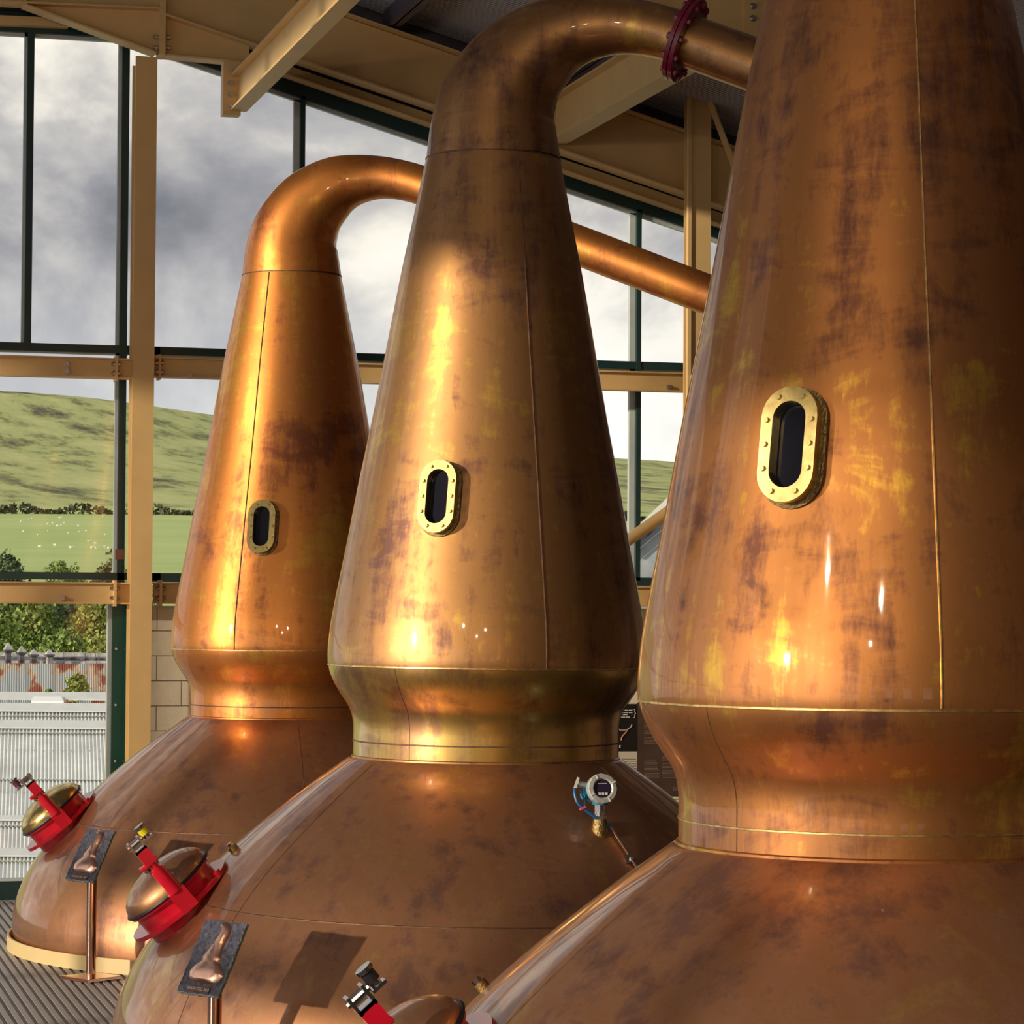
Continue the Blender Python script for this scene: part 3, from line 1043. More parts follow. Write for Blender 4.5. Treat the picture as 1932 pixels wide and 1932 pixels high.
# purlins under the deck
pur_x = [roof for roof in (-2.4, -0.9, 0.9, 2.5, 4.0, 5.6, 7.2)]
for i, xx in enumerate(pur_x):
    zz = roof_z(xx)
    zz += .025
    o = thing('purlin', ['first', 'second', 'third', 'fourth', 'fifth', 'sixth', 'seventh'][i] + ' dark roof purlin from the left under the ribbed roof deck', 'purlin', (xx, YC, zz), 'purlins under the roof deck')
    ln = YC - 2.0
    MB().span(-.008, .008, -ln, .3, .02, .235).build('web', MAT['deck_dark'], o)
    MB().span(-.05, .07, -ln, .3, .02, .03).build('flange', MAT['deck_dark'], o)
# second portal frame nearer the camera (top right of the picture)
Y2 = 19.4
g2 = thing('portal_rafter', 'tan plate girder rafter with bolted splice at the top right, above the pipe flange', 'rafter', (0, 0, 0))


def line_bot(x):
    a, b = at_y(648, 145, YC), at_y(1299, 370, YC)
    return a.z + (b.z - a.z) * (x - a.x) / (b.x - a.x)


xa_, xb_ = 0.5, 9.5
MB().prism([(xa_, Y2, line_bot(xa_)), (xb_, Y2, line_bot(xb_)), (xb_, Y2, roof_z(xb_)), (xa_, Y2, roof_z(xa_))], (0, .014, 0)).build('web', TAN, g2)
MB().bar((xa_, Y2, line_bot(xa_)), (xb_, Y2, line_bot(xb_)), .2, .016).build('bottom_flange', TAN, g2)
MB().bar((xa_, Y2, roof_z(xa_)), (xb_, Y2, roof_z(xb_)), .2, .016).build('top_flange', TAN, g2)
xs_ = at_y(1420, 20, Y2).x
MB().span(xs_ - .07, xs_ + .09, Y2 - .02, Y2, line_bot(xs_) + .03, roof_z(xs_) - .1).build('splice_plate', TAN, g2)
for py in (12, 35, -15):
    o = link('bolt', bolt_s, g2)
    o.location = at_y(1420, py, Y2 - .02)
# diagonal brace by the right column
db = thing('diagonal_brace', 'tan flat diagonal brace leaning away from the right column top', 'brace', at_y(1320, 140, YC - .4))
MB().bar((0, 0, 0), at_y(1415, 395, YC - .4) - db.location, .12, .015, (0, 0, 1)).build('flat_bar', TAN, db)
# diagonal pipe brace low between the stills
pb_ = thing('pipe_brace', 'tan round diagonal pipe between the middle and near stills', 'pipe', at_y(1100, 1080, YC - .06))
MB().cyl((0, 0, 0), at_y(1380, 880, YC - .06) - pb_.location, .055, seg=20).build('tube', TAN, pb_, True)
MB().cyl(at_y(1304, 713, YC - .36) - colR.location, at_y(1324, 712, YC - .36) - colR.location, .025, seg=12).build('bracket', TAN, colR, True)

# ------------------------------------------------------------------ posters on the block wall
YP = WB - .03


def poster(name, label, x0, x1, y0, y1, m, yp=YP):
    p = [at_y(x0, y1, yp), at_y(x1, y1, yp), at_y(x1, y0, yp), at_y(x0, y0, yp)]
    o = thing(name, label, 'sign', p[0])
    MB().prism([q - p[0] for q in p], (0, .01, 0)).build('sheet', MAT[m], o)
    return o


def strip(o, x0, x1, y, h, m, yp=YP, name='text_line'):
    a, b = at_y(x0, y, yp - .003), at_y(x1, y, yp - .003)
    hh_ = h / 200
    MB().span(a.x - o.location.x, b.x - o.location.x, -.006, .0, a.z - o.location.z - hh_ / 2, a.z - o.location.z + hh_ / 2).build(name, MAT[m], o)


p1 = poster('poster', 'black poster with a wisp of smoke and white bracketed lines', 1120, 1202, 1329, 1417, 'black')
for i, (xe, yy) in enumerate(((1195, 1340), (1193, 1344.5), (1189, 1348.5), (1191, 1353))):
    s = 1150
    while s < xe - 4:
        w_ = rnd.uniform(4, 9)
        strip(p1, s, min(s + w_, xe), yy, 1.6, 'whiteprint')
        s += w_ + 1.6
MB().tube([at_y(x_, y_, YP - .004) - p1.location for x_, y_ in ((1195, 1338), (1198, 1339), (1198, 1344), (1199.5, 1346), (1198, 1348), (1198, 1353), (1195, 1354))], .003, 6).build('bracket', MAT['whiteprint'], p1)
MB().tube(catmull([at_y(x_, y_, YP - .004) - p1.location for x_, y_ in ((1162, 1368), (1170, 1377), (1182, 1377), (1191, 1371), (1192, 1367))], 4), .007, 6).build('smoke_wisp', MAT['smoke'], p1)
MB().tube(catmull([at_y(x_, y_, YP - .004) - p1.location for x_, y_ in ((1172, 1397), (1174, 1390), (1180, 1383), (1184, 1378))], 4), .006, 6).build('smoke_wisp', MAT['ember'], p1)
for x_, t_ in ((1165, '.'), (1168, 'E')):
    cu = bpy.data.curves.new('letter', 'FONT')
    cu.body = t_
    cu.size = .036
    cu.extrude = .002
    ob = bpy.data.objects.new('tmp', cu)
    me = bpy.data.meshes.new_from_object(ob)
    me.materials.append(MAT['whiteprint'])
    o = link('letter', me, p1)
    o.location = at_y(x_, 1411, YP - .006) - p1.location
    o.rotation_euler = (math.pi / 2, 0, 0)
p2 = poster('notice', 'cream paper notice with handwriting under the black poster', 1120, 1202, 1418, 1462, 'paper')
for i in range(6):
    s = 1168 + (i % 2) * 3
    while s < 1198:
        w_ = rnd.uniform(3, 7)
        strip(p2, s, min(s + w_, 1200), 1432 + i * 4.4, 1.0, 'ink')
        s += w_ + 1.5
p3 = poster('information_panel', 'large dark brown information panel with columns of small text', 1203, 1330, 1325, 1502, 'panel')
for (xa3, xe3, ya3, n3_) in ((1216, 1247, 1366, 15), (1216, 1247, 1434, 14), (1250, 1282, 1428, 16), (1250, 1282, 1366, 13), (1270, 1290, 1486, 3), (1290, 1322, 1366, 13), (1290, 1322, 1428, 16)):
    for i in range(n3_):
        if i in (4, 9):
            continue
        strip(p3, xa3, xe3 - rnd.uniform(0, 8), ya3 + i * 2.6, .7, 'ink')

# ------------------------------------------------------------------ pot stills
HEADP = [(.757, 1.80), (.757, 1.90), (.757, 1.97), (.765, 2.03), (.785, 2.085), (.825, 2.145), (.862, 2.205), (.89, 2.265), (.905, 2.317), (.910, 2.37), (.905, 2.46), (.894, 2.56),
         (.868, 2.71), (.805, 3.04), (.745, 3.37), (.678, 3.706), (.605, 4.10), (.522, 4.555), (.452, 4.90), (.387, 5.225)]
POTP = [(2.03, 0.0), (2.075, .12), (2.088, .28), (2.045, .47), (1.935, .69), (1.765, .915), (1.555, 1.165), (1.30, 1.40), (.998, 1.64), (.868, 1.735), (.80, 1.785), (.775, 1.80), (.757, 1.802)]
SWAN = [(0, 5.25, .387), (-.002, 5.40, .368), (.012, 5.54, .347), (.06, 5.665, .325), (.14, 5.785, .297), (.245, 5.88, .266), (.37, 5.957, .232), (.515, 6.00, .197), (.69, 6.015, .169), (.85, 6.0, .156), (1.00, 5.965, .151), (1.115, 5.925, .150)]


def smooth2(pr, n=4):
    return [(p.x, p.y) for p in catmull([(a, b, 0) for a, b in pr], n)]


SWAN = [(x_, z_ - .025 - .02 * x_, r_) for x_, z_, r_ in SWAN]
i_sh = [i for i, p in enumerate(HEADP) if p[1] == 2.317][0]
full = smooth2(HEADP, 5)
waist_prof = [p for p in full if p[1] <= 2.3172]
head_prof = [p for p in full if p[1] >= 2.3169]
pot_prof = smooth2(POTP, 5)
all_prof = sorted(pot_prof + full, key=lambda p: p[1])


def rad(z):
    if z <= all_prof[0][1]:
        return all_prof[0][0]
    for (r0, z0), (r1, z1) in zip(all_prof[:-1], all_prof[1:]):
        if z <= z1:
            return r0 + (r1 - r0) * (z - z0) / max(1e-6, z1 - z0)
    return all_prof[-1][0]


def hit(px, py, sx, sy):
    d = ray(px, py)
    base = Vector((sx, sy, 0))
    s0 = (Vector((sx, sy, 0)) - EYE).dot(d) - 3.0
    s, best, sb = s0, 9.0, s0
    while s < s0 + 4.0:
        p = EYE + d * s
        gap = math.hypot(p.x - sx, p.y - sy) - rad(p.z)
        if gap < best:
            best, sb = gap, s
        if gap < 0:
            break
        s += .004
    rel = EYE + d * sb - base
    k = rad(rel.z) / math.hypot(rel.x, rel.y)
    rel = Vector((rel.x * k, rel.y * k, rel.z))
    dz = .01
    slope_ = (rad(rel.z + dz) - rad(rel.z - dz)) / (2 * dz)
    a = math.atan2(rel.y, rel.x)
    nrm = Vector((math.cos(a), math.sin(a), -slope_)).normalized()
    return rel, nrm, a


def swan_mesh(pts, name, m):
    ctr = catmull([(x, 0, z) for x, z, r in pts], 5)
    rs = [p.x for p in catmull([(r, 0, 0) for x, z, r in pts], 5)]
    return MB().tube(ctr, rs, 48)


ME = {}
arm_dir = Vector((1, 0, -.40)).normalized()
p_end = Vector((SWAN[-1][0], 0, SWAN[-1][1]))
ARM_ROT = Matrix.Rotation(math.radians(-30.5), 4, 'Z')
swan_ = swan_mesh(SWAN, 'swan_neck', None)
arm_ = MB().cyl(p_end + arm_dir * .03, p_end + arm_dir * 4.2, .150, seg=40)
FRA = ARM_ROT @ frame_of(p_end, Vector((0, 1, 0)), arm_dir.cross(Vector((0, 1, 0))), arm_dir)
for q_ in (swan_, arm_):
    q_.v = [tuple(ARM_ROT @ Vector(p)) for p in q_.v]
fl1 = MB().lathe([(.15, -.028), (.245, -.028), (.245, -.003), (.15, -.003)], 40, FRA)
fl2 = MB().lathe([(.15, .003), (.245, .003), (.245, .028), (.15, .028)], 40, FRA)


def ring_seam(r, z, t=.0055, seg=96):
    return MB().lathe([(r - .004, z - t), (r + t * .6, z - t * .5), (r + t * .6, z + t * .5), (r - .004, z + t)], seg)


def meridian(az, z0, z1, n=30, w=.006, prof=rad):
    pts = []
    for i in range(n + 1):
        z_ = z0 + (z1 - z0) * i / n
        r_ = prof(z_) + .0005
        pts.append((math.cos(az) * r_, math.sin(az) * r_, z_))
    return MB().tube(pts, w, 6)


def stadium(hw, hh_, n=12):
    pts = []
    for i in range(n + 1):
        t_ = math.pi * i / n
        pts.append((math.cos(t_) * hw, hh_ - hw + math.sin(t_) * hw))
    for i in range(n + 1):
        t_ = math.pi + math.pi * i / n
        pts.append((math.cos(t_) * hw, -(hh_ - hw) + math.sin(t_) * hw))
    return pts


def stad_ring(mb, o, i, z0, z1, fr):
    n = len(o)
    vs = [fr @ Vector((x, y, z0)) for x, y in o] + [fr @ Vector((x, y, z1)) for x, y in o] + [fr @ Vector((x, y, z1)) for x, y in i] + [fr @ Vector((x, y, z0)) for x, y in i]
    fs = []
    for k in range(n):
        k2 = (k + 1) % n
        fs += [(k, k2, n + k2, n + k), (n + k, n + k2, 2 * n + k2, 2 * n + k), (2 * n + k, 2 * n + k2, 3 * n + k2, 3 * n + k)]
    return mb.add(vs, fs)


def make_manway(root, tag_mat, lid_mat, ls=1):
    zc, rc = 0.985, rad(0.985)
    nr, nz_ = .66, .751
    n_ = Vector((-nr, 0, nz_))
    t_ = Vector((0, -1, 0))
    s_ = n_.cross(t_).normalized()
    fr = frame_of(Vector((-rc - .0, 0, zc)) - n_ * .012, t_, s_, n_)   # local: x toward camera, y along slope, z outward
    mw_ = MB().lathe([(.25, -.06), (.25, .135), (.27, .14), (.27, .155), (.235, .155), (.235, -.06)], 48, fr).build('manway', MAT['red'], root, True)
    mw_['label'] = 'red manway collar on the pot shoulder'
    MB().lathe([(.25, .04), (.325, .04), (.325, .066), (.25, .066)], 56, fr).build('flange', MAT['red'], mw_, True)
    MB().lathe([(.24, .155), (.278, .155), (.284, .163), (.278, .172), (.24, .172)], 48, fr).build('gasket', MAT['rubber'], mw_, True)
    lidp = [(.27 * math.cos(a), .17 + .135 * math.sin(a)) for a in [i * math.pi / 2 / 12 for i in range(12)]] + [(.002, .305)]
    MB().lathe(lidp, 48, fr).build('lid', lid_mat, mw_, True)
    MB().lathe([(.004, .30), (.05, .302), (.05, .325), (.004, .327)], 16, fr).build('lid_boss', MAT['rubber'], mw_)

    def P(x, y, z):
        return fr @ Vector((x, y, z))
    R = fr.to_3x3()
    hx = .315
    MB().box(P(hx - .01, 0, .105), (.08, .10, .13), R).build('hinge_lug', MAT['red'], mw_)
    MB().cyl(P(hx, 0, 0.165), P(hx, 0, 0.319), .042, seg=20).cyl(P(hx, 0, 0.319), P(hx, 0, 0.333), .036, seg=20).cyl(P(hx, 0, 0.333), P(hx, 0, 0.404), .026, seg=20).build('hinge_post', MAT['red'], mw_, True)
    MB().box(P(hx, 0, 0.418), (.06, .072, .10), R).build('post_head', MAT['red'], mw_)
    MB().cyl(P(hx, .04, 0.371), P(hx, -.065, 0.371), .014, seg=10).build('pin', MAT['red'], mw_)
    ck = MB().box(P(hx, .032, 0.493), (.06, .012, .08), R).box(P(hx, -.032, 0.493), (.06, .012, .08), R).box(P(hx, 0, 0.464), (.06, .072, .015), R)
    ck.cyl(P(hx, -.048, 0.506), P(hx, .048, 0.506), .02, seg=12)
    ck.build('clevis', MAT['steel'], mw_)
    lk_ = MB().box(P(hx, ls * .075, 0.487), (.05, .06, .012), R).cyl(P(hx, ls * .075, 0.493), P(hx, ls * .075, 0.558), .02, seg=12)
    lk_.cyl(P(hx, ls * .075, 0.553), P(hx, ls * .075, 0.569), .032, seg=14)
    lk_.build('latch_bolt', MAT['steel'], mw_)
    MB().cyl(P(hx, ls * .075, 0.511), P(hx, ls * .075, 0.548), .026, seg=14).build('tag_sleeve', tag_mat, mw_)
    MB().tube([P(hx, -.02, .37), P(.2, -.06, .36), P(.06, -.02, .31)], .014, 8).build('lid_stay', MAT['red'], mw_)
    MB().cyl(P(.20, .23, .05), P(.20, .23, .085), .03, seg=14).build('flange_stud', MAT['red'], mw_)


def make_sight(root, px, py, sx, sy):
    rel, nrm, a = hit(px, py, sx, sy)
    xax = Vector((-math.sin(a), math.cos(a), 0))
    yax = nrm.cross(xax).normalized()
    if yax.z < 0:
        xax, yax = -xax, -yax
    fr = frame_of(rel - nrm * .02, xax, yax, nrm)
    hw, hh_ = .105, .203
    sg = stad_ring(MB(), stadium(hw, hh_), stadium(.062, .152), .068, .088, fr).build('sight_glass', MAT['brass'], root, True)
    sg['label'] = 'oval brass-framed sight glass with ten screws'
    stad_ring(MB(), stadium(.118, .215), stadium(.07, .16), -.03, .032, fr).build('weld_collar', MAT['brass_dark'], sg, True)
    stad_ring(MB(), stadium(.098, .196), stadium(.065, .155), .03, .07, fr).build('spacer_ring', MAT['brass'], sg, True)
    st = stadium(.07, .16)
    MB().prism([fr @ Vector((x, y, .03)) for x, y in st], fr.to_3x3() @ Vector((0, 0, .012))).build('glass', MAT['sight'], sg)
    scr = MB().cyl((0, 0, 0), (0, 0, .012), .0095, seg=8).mesh('screw', MAT['brass'])
    for (x, y) in ((-.045, .165), (.045, .165), (-.084, .085), (.084, .085), (-.084, 0), (.084, 0), (-.084, -.085), (.084, -.085), (-.045, -.165), (.045, -.165)):
        m4 = fr.copy()
        m4.translation = fr @ Vector((x, y, .087))
        o = link('screw', scr, sg, matrix=m4)


def make_still(key, sx, y, label, sight_px, seam_px, tagm, lidm, tilt=0.0, kerb=True, plug=None):
    sy = y
    root = thing('pot_still', label, 'pot still', (sx, sy, 0), 'copper pot stills', (0, tilt, 0))
    cm = MAT['copper_' + key]
    MB().lathe(pot_prof, 128).build('pot', MAT['pot'], root, True)
    wa = MB().lathe(waist_prof, 128).build('waist', MAT['waist_b'] if key == 'b' else cm, root, True)
    hd = MB().lathe(head_prof, 128).build('head', cm, root, True)
    MB().add(swan_.v, swan_.f).build('swan_neck', cm, root, True)
    MB().add(arm_.v, arm_.f).build('lyne_arm', cm, root, True)
    if key == 'a':
        MB().cyl(ARM_ROT @ (p_end - arm_dir * .01), ARM_ROT @ (p_end + arm_dir * .035), .152, seg=40).build('sleeve', cm, root, True)
    f1 = None if key == 'a' else MB().add(fl1.v, fl1.f).build('pipe_flange', MAT['crimson'], root, True)
    if f1:
        f1['label'] = 'dark red bolted pipe flange'
        MB().add(fl2.v, fl2.f).build('counter_flange', MAT['crimson'], f1, True)
        bm_ = MB().cyl((0, 0, -.05), (0, 0, .05), .013, seg=8).cyl((0, 0, -.046), (0, 0, -.028), .021, seg=6).cyl((0, 0, .028), (0, 0, .046), .021, seg=6).mesh('flange_bolt', MAT['crimson'])
        for k in range(12):
            a = 2 * math.pi * (k + .3) / 12
            m4 = FRA.copy()
            m4.translation = FRA @ Vector((math.cos(a) * .212, math.sin(a) * .212, 0))
            link('flange_bolt', bm_, f1, matrix=m4)
    # welds
    ring_seam(.387, 5.225, .006).build('seam', MAT['seam_dark'], hd, True)
    ring_seam(rad(2.322), 2.322, .007).build('seam', MAT['seam_gold'], wa, True)
    ring_seam(rad(1.895), 1.895, .006).build('seam', MAT['seam_gold' if key == 'c' else 'seam_dark'], wa, True)
    ring_seam(rad(1.802) + .004, 1.805, .01).build('seam', cm, wa, True)
    ring_seam(rad(1.02), 1.02, .005).build('seam', MAT['seam_dark'], root, True)
    rel, nrm, a = hit(seam_px[0], seam_px[1], sx, sy)
    meridian(a, 2.33, 5.215, 50, .0045).build('seam', MAT['seam_gold' if key == 'c' else 'seam_dark'], hd, True)
    for da in (-.95, 1.1):
        meridian(a + da, 1.81, 2.315, 20, .0018).build('seam', MAT['seam_dark'], wa, True)
    for da in (-1.25, .55):
        meridian(a + da, .1, 1.78, 30, .002).build('seam', MAT['seam_dark'], root, True)
    make_manway(root, MAT[tagm], lidm, -1 if key == 'a' else 1)
    make_sight(root, sight_px[0], sight_px[1], sx, sy)
    if plug:
        rel, nrm, a = hit(plug[0], plug[1], sx, sy)
        pl = MB().cyl(rel - nrm * .02, rel + nrm * .03, .028, seg=20).build('plug', MAT['brass_dark'], root, True)
        pl['label'] = 'small threaded plug with a hexagon top'
        MB().cyl(rel + nrm * .03, rel + nrm * .05, .019, seg=6).build('plug_top', MAT['steel'], pl)
    kb = MB().lathe([(2.125, FZ), (2.125, .155), (2.11, .155), (2.11, FZ)], 128).build('kerb_ring', MAT['kerb'], root, True)
    kb['label'] = 'cream painted kerb ring round the pot base'
    return root


SA, SB, SC = 21.11, 15.23, 9.36
XA, XB, XC = 4.06, 4.065, 4.02
lidA = copper('lid_brass', (0.36, 0.26, 0.10), (0.62, 0.45, 0.16), (0.80, 0.62, 0.20), rough=(.15, .3), coat=.2)
make_still('a', XA, SA, 'farthest orange copper pot still beside the tall tan column', (497, 996), (470, 900), 'purple', lidA, plug=None)
make_still('b', XB, SB, 'middle golden-brown copper pot still with blue level transmitter', (825, 942), (1000, 800), 'yellow', MAT['pot'], tilt=.0065, plug=(440, 1607))
make_still('c', XC, SC, 'nearest and largest copper pot still, cut off at the right edge', (1501, 846), (1752, 640), 'rubber', MAT['pot'], plug=(912, 1866))

# ------------------------------------------------------------------ slate plaques on copper posts
OUTL = [(-.02, .215), (.02, .205), (.045, .18), (.05, .13), (.042, .06), (.05, .0), (.06, -.02), (.052, -.045), (.085, -.075), (.105, -.115), (.10, -.135), (.075, -.175), (-.075, -.175), (-.10, -.135), (-.105, -.115), (-.085, -.075), (-.052, -.045), (-.06, -.02), (-.05, .0), (-.025, .06), (.0, .13), (.01, .175), (-.005, .19), (-.02, .195)]
OUTL = [(-x if False else x, z) for x, z in OUTL]


def sign(label, cx, depth_m, text, post_px, sign_py):
    base = _f0 * depth_m + _r0 * cx
    o = thing('slate_plaque_stand', label, 'sign', (base.x, base.y, FZ), 'still name plaques')
    R = Vector((.74, 0, 0))
    e1 = (_r0 * .745 - _f0 * .667).normalized()
    back = Vector((0, 0, 1)).cross(e1).normalized()        # horizontal, away from reader
    tilt = math.radians(29)
    e2 = (Vector((0, 0, 1)) * math.cos(tilt) + back * math.sin(tilt)).normalized()
    n_ = e1.cross(e2).normalized()
    MB().cyl((0, 0, .02), (0, 0, .70), .036, seg=32).build('post', MAT['polished'], o, True)
    MB().box((0, 0, .013), (.30, .30, .022), Matrix((e1, back, Vector((0, 0, 1)))).transposed()).build('base_plate', MAT['polished'], o)
    c = Vector((0, 0, .85)) + n_ * .02
    fr = frame_of(c, e1, e2, n_)
    # rough-edged slate
    w, h = .15, .198
    rg = random.Random(len(text) + int(depth_m))
    out_ = []
    for (xa4, ya4), (xb4, yb4) in zip([(-w, -h), (w, -h), (w, h), (-w, h)], [(w, -h), (w, h), (-w, h), (-w, -h)]):
        for k in range(14):
            s_ = k / 14
            out_.append((xa4 + (xb4 - xa4) * s_ + rg.uniform(-.003, .003), ya4 + (yb4 - ya4) * s_ + rg.uniform(-.003, .003)))
    inn = [(x * .972, y * .98) for x, y in out_]
    n = len(out_)
    mb = MB()
    vs = [fr @ Vector((x, y, -.012)) for x, y in out_] + [fr @ Vector((x, y, .004)) for x, y in out_] + [fr @ Vector((x, y, .011)) for x, y in inn]
    fs = [(k, (k + 1) % n, n + (k + 1) % n, n + k) for k in range(n)] + [(n + k, n + (k + 1) % n, 2 * n + (k + 1) % n, 2 * n + k) for k in range(n)] + [tuple(reversed(range(n)))]
    mb.add(vs, fs).build('slate_edge', MAT['slate_edge'], o)
    MB().prism([fr @ Vector((x, y, .0)) for x, y in inn], n_ * .0112).build('slate', MAT['slate'], o)
    # raised copper relief of a still
    st = catmull([(x * 1.15 + .012, y * .84 + .012, 0) for x, y in OUTL + OUTL[:1]], 2)[:-1]
    k_ = len(st)
    cen = [Vector((p.x * 0 + .012, 0, 0)) for p in st]
    rings = []
    for sc, hz2 in ((1.0, .010), (.9, .024), (.55, .036)):
        ring = []
        for p in st:
            mid_x = .018 + (.0 if p.y < 0 else .012 * min(1, p.y / .15))
            ring.append(fr @ Vector((mid_x + (p.x - mid_x) * sc, p.y * (1 - (1 - sc) * .25), hz2)))
        rings.append(ring)
    mb = MB()
    vs = [p for rg_ in rings for p in rg_]
    fs = []
    for j in range(2):
        for i in range(k_):
            i2 = (i + 1) % k_
            fs.append((j * k_ + i, j * k_ + i2, (j + 1) * k_ + i2, (j + 1) * k_ + i))
    fs.append(tuple(range(2 * k_, 3 * k_)))
    mb.add(vs, fs)
    rl = mb.build('still_relief', MAT['relief'], o, True)
    rl['label'] = 'raised polished copper relief of a pot still'
    np_ = MB().box(fr @ Vector((.008, -.172, .014)), (.15, .03, .008), fr.to_3x3()).build('nameplate', MAT['plate_brown'], o)
    cu = bpy.data.curves.new('txt', 'FONT')
    cu.body = text
    cu.size = .021
    cu.extrude = .001
    cu.align_x = 'CENTER'
    cu.align_y = 'CENTER'
    ob = bpy.data.objects.new('tmp', cu)
    me = bpy.data.meshes.new_from_object(ob)
    me.materials.append(MAT['letters'])
    m4 = fr.copy()
    m4.translation = fr @ Vector((.008, -.172, .019))
    link('lettering', me, np_, matrix=m4)
    return o


dA = 19.30
sign('slate plaque on a copper post in front of the farthest still, by the grating', (181 - CX) / F_PX * dA, dA, 'WASH STILL No7', None, None)
dB = 13.75
sign('slate plaque on a copper post before the middle still, cut by the bottom edge', (414 - CX) / F_PX * dB, dB, 'WASH STILL No5', None, None)

# ------------------------------------------------------------------ level transmitter on the middle still
sx, sy = XB, SB
rel, nrm, a = hit(1131, 1566, sx, sy)
basep = rel + Vector((sx, sy, 0))
mt = thing('level_transmitter', 'blue and grey level transmitter with round screen on the middle still', 'gauge', basep)
MB().lathe([(.047, -.06), (.05, -.02), (.042, .035), (.036, .06)], 24, None, True).build('brass_socket', MAT['brass_dark'], mt, True)
nk = MB().cyl((0, 0, .06), (0, 0, .075), .036, seg=6).cyl((0, 0, .075), (0, 0, .085), .028, seg=16).cyl((0, 0, .085), (0, 0, .095), .034, seg=16).cyl((0, 0, .095), (0, 0, .145), .032, seg=12)
nk.build('steel_neck', MAT['steel'], mt)
face = (-_f0 * .93 + _r0 * .30 + _u0 * .20).normalized()
bx_ = _u0.cross(face).normalized()
by_ = face.cross(bx_)
ctr = Vector((0, 0, .215)) - bx_ * .0
frm = frame_of(ctr, bx_, by_, face)
MB().lathe([(.001, -.075), (.06, -.075), (.072, -.06), (.072, .015), (.001, .016)], 32, frm).cyl((0, 0, .135), (0, 0, .17), .04, .05, seg=20).build('housing', MAT['blue'], mt, True)
MB().lathe([(.05, .045), (.058, .052), (.078, .05), (.082, .04), (.082, .012), (.05, .012)], 16, frm).build('bezel_ring', MAT['meter_grey'], mt)
sc_ = MB().lathe([(.001, .042), (.056, .042), (.056, .02), (.001, .02)], 32, frm).build('screen', MAT['screen'], mt)
btn = MB().box((0, 0, 0), (.0125, .013, .004)).mesh('button', MAT['white'])
for k in (-1, 0, 1):
    m4 = frm.copy()
    m4.translation = frm @ Vector((k * .019, -.028, .044))
    link('button', btn, sc_, matrix=m4)
MB().box(frm @ Vector((0, .026, .043)), (.05, .003, .002), frm.to_3x3()).build('print_line', MAT['white'], sc_)
for k in range(4):
    a4 = math.pi * (.15 + .5 * k)
    MB().box(frm @ Vector((math.cos(a4) * .069, math.sin(a4) * .069, .053)), (.022, .007, .004), frm.to_3x3() @ Matrix.Rotation(a4, 3, 'Z')).build('grip_mark', MAT['white'], mt)
MB().cyl(frm @ Vector((-.06, .03, -.04)), frm @ Vector((-.115, .035, -.03)), .018, seg=14).build('cable_gland', MAT['meter_grey'], mt, True)
MB().cyl(frm @ Vector((-.06, -.02, -.04)), frm @ Vector((-.09, -.03, -.03)), .02, seg=14).build('blanking_plug', MAT['blue'], mt, True)
m_tag = frm @ Vector((-.125, .04, -.01))
MB().box(m_tag, (.014, .06, .004), frm.to_3x3() @ Matrix.Rotation(-.4, 3, 'Z')).build('tag_plate', MAT['white'], mt)


def on_b(px, py, lift=.015):
    r_, n_, a_ = hit(px, py, sx, sy)
    return r_ + n_ * lift + Vector((sx, sy, 0)) - basep


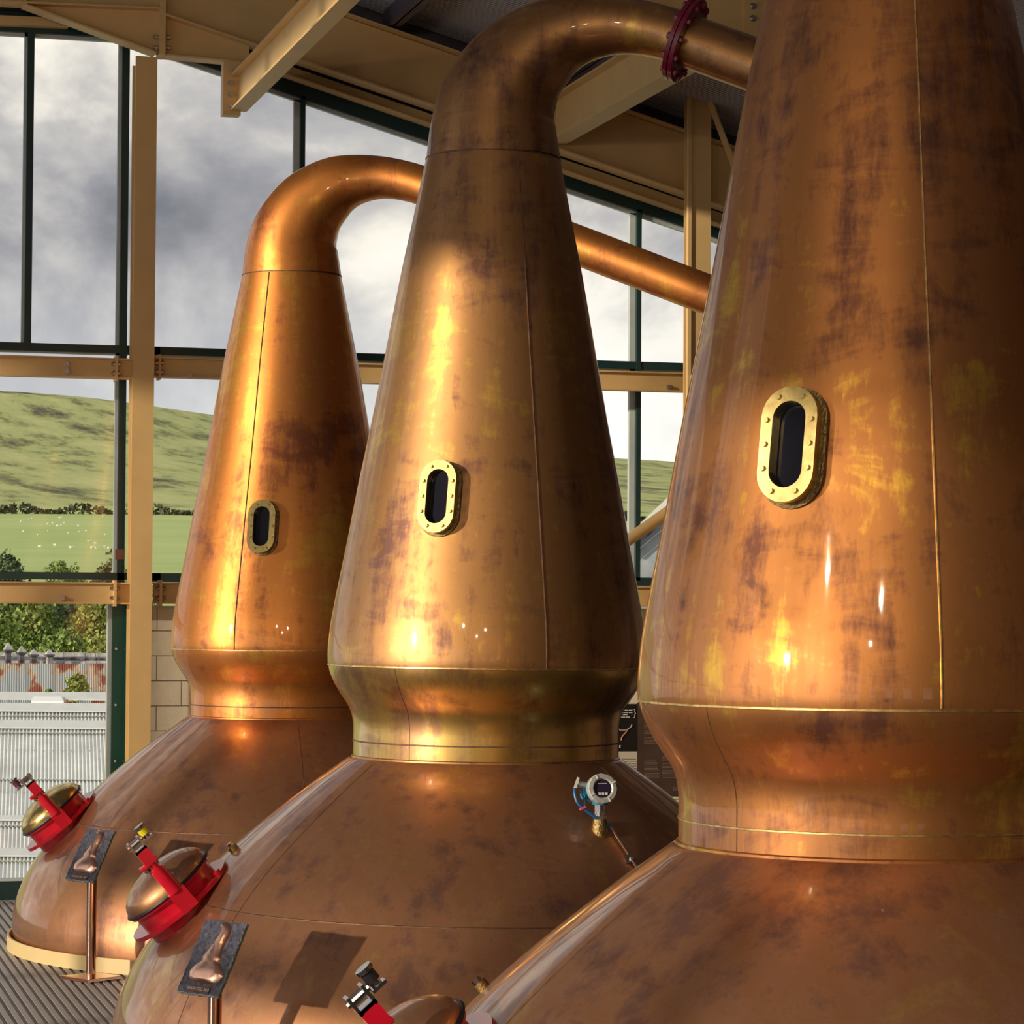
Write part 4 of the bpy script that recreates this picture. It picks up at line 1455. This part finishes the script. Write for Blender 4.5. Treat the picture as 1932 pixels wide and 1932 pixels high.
pend = on_b(1150, 1571, .03)
pth = catmull([frm @ Vector((-.115, .035, -.03)), frm @ Vector((-.14, 0, -.01)), frm @ Vector((-.135, -.06, 0)), frm @ Vector((-.10, -.10, 0)), (pend * .5 + (frm @ Vector((-.09, -.11, 0))) * .5), pend], 5)
MB().tube(pth, .0075, 8).build('cable', MAT['cable'], mt, True)
MB().tube(catmull([frm @ Vector((-.1, .0, -.03)), frm @ Vector((-.085, -.05, -.02)), frm @ Vector((-.095, -.1, 0))], 5), .0065, 8).build('cable', MAT['cable'], mt, True)
MB().box(frm @ Vector((-.105, -.098, .004)), (.035, .012, .012), frm.to_3x3() @ Matrix.Rotation(.4, 3, 'Z')).build('cable_tie', MAT['pink'], mt)
q1, q2 = on_b(1188, 1625, .02), on_b(1215, 1668, .02)
MB().tube([pend, (pend + q1) / 2, q1, q2, on_b(1250, 1720, .02)], .010, 10).build('copper_conduit', MAT['polished'], mt, True)
MB().box(q1 - _r0 * .015, (.03, .03, .045)).cyl(q1, q1 + (q2 - q1).normalized() * .02, .018, seg=10).build('conduit_clip', MAT['steel'], mt)

# ------------------------------------------------------------------ pendant lamps of the hall (behind the viewpoint)
MAT['shade'] = mat('lamp_shade', (0.10, 0.10, 0.10), 0.4, 0.3)
mb_ = bpy.data.materials.new('lamp_bulb')
mb_.use_nodes = True
mb_.node_tree.nodes['Principled BSDF'].inputs['Emission Color'].default_value = (1, .82, .58, 1)
mb_.node_tree.nodes['Principled BSDF'].inputs['Emission Strength'].default_value = 12
LAMP_W = 320
for i, (lx, ly) in enumerate(((-3.2, 3.5), (-0.2, 0.5), (-3.5, -3.5))):
    lz = 6.3
    o = thing('pendant_lamp', ['first', 'second', 'third', 'fourth', 'fifth'][i] + ' dark bell pendant lamp hanging behind the viewpoint', 'lamp', (lx, ly, lz), 'pendant lamps of the hall')
    MB().lathe([(.30, -.02), (.27, .10), (.12, .24), (.05, .28), (.05, .36)], 24).build('shade', MAT['shade'], o, True)
    MB().lathe([(.002, -.03), (.08, 0), (.10, .07), (.06, .16), (.002, .18)], 16).build('bulb', mb_, o, True)
    MB().cyl((0, 0, .34), (0, 0, roof_z(lx) + .3 - lz), .012, seg=8).build('rod', MAT['shade'], o)
    ld = bpy.data.lights.new('lamp_light', 'POINT')
    ld.energy = LAMP_W
    ld.color = (1, .80, .55)
    ld.shadow_soft_size = .12
    lo_ = bpy.data.objects.new('lamp_light', ld)
    col.objects.link(lo_)
    lo_.parent = o
    lo_.location = (0, 0, -.16)
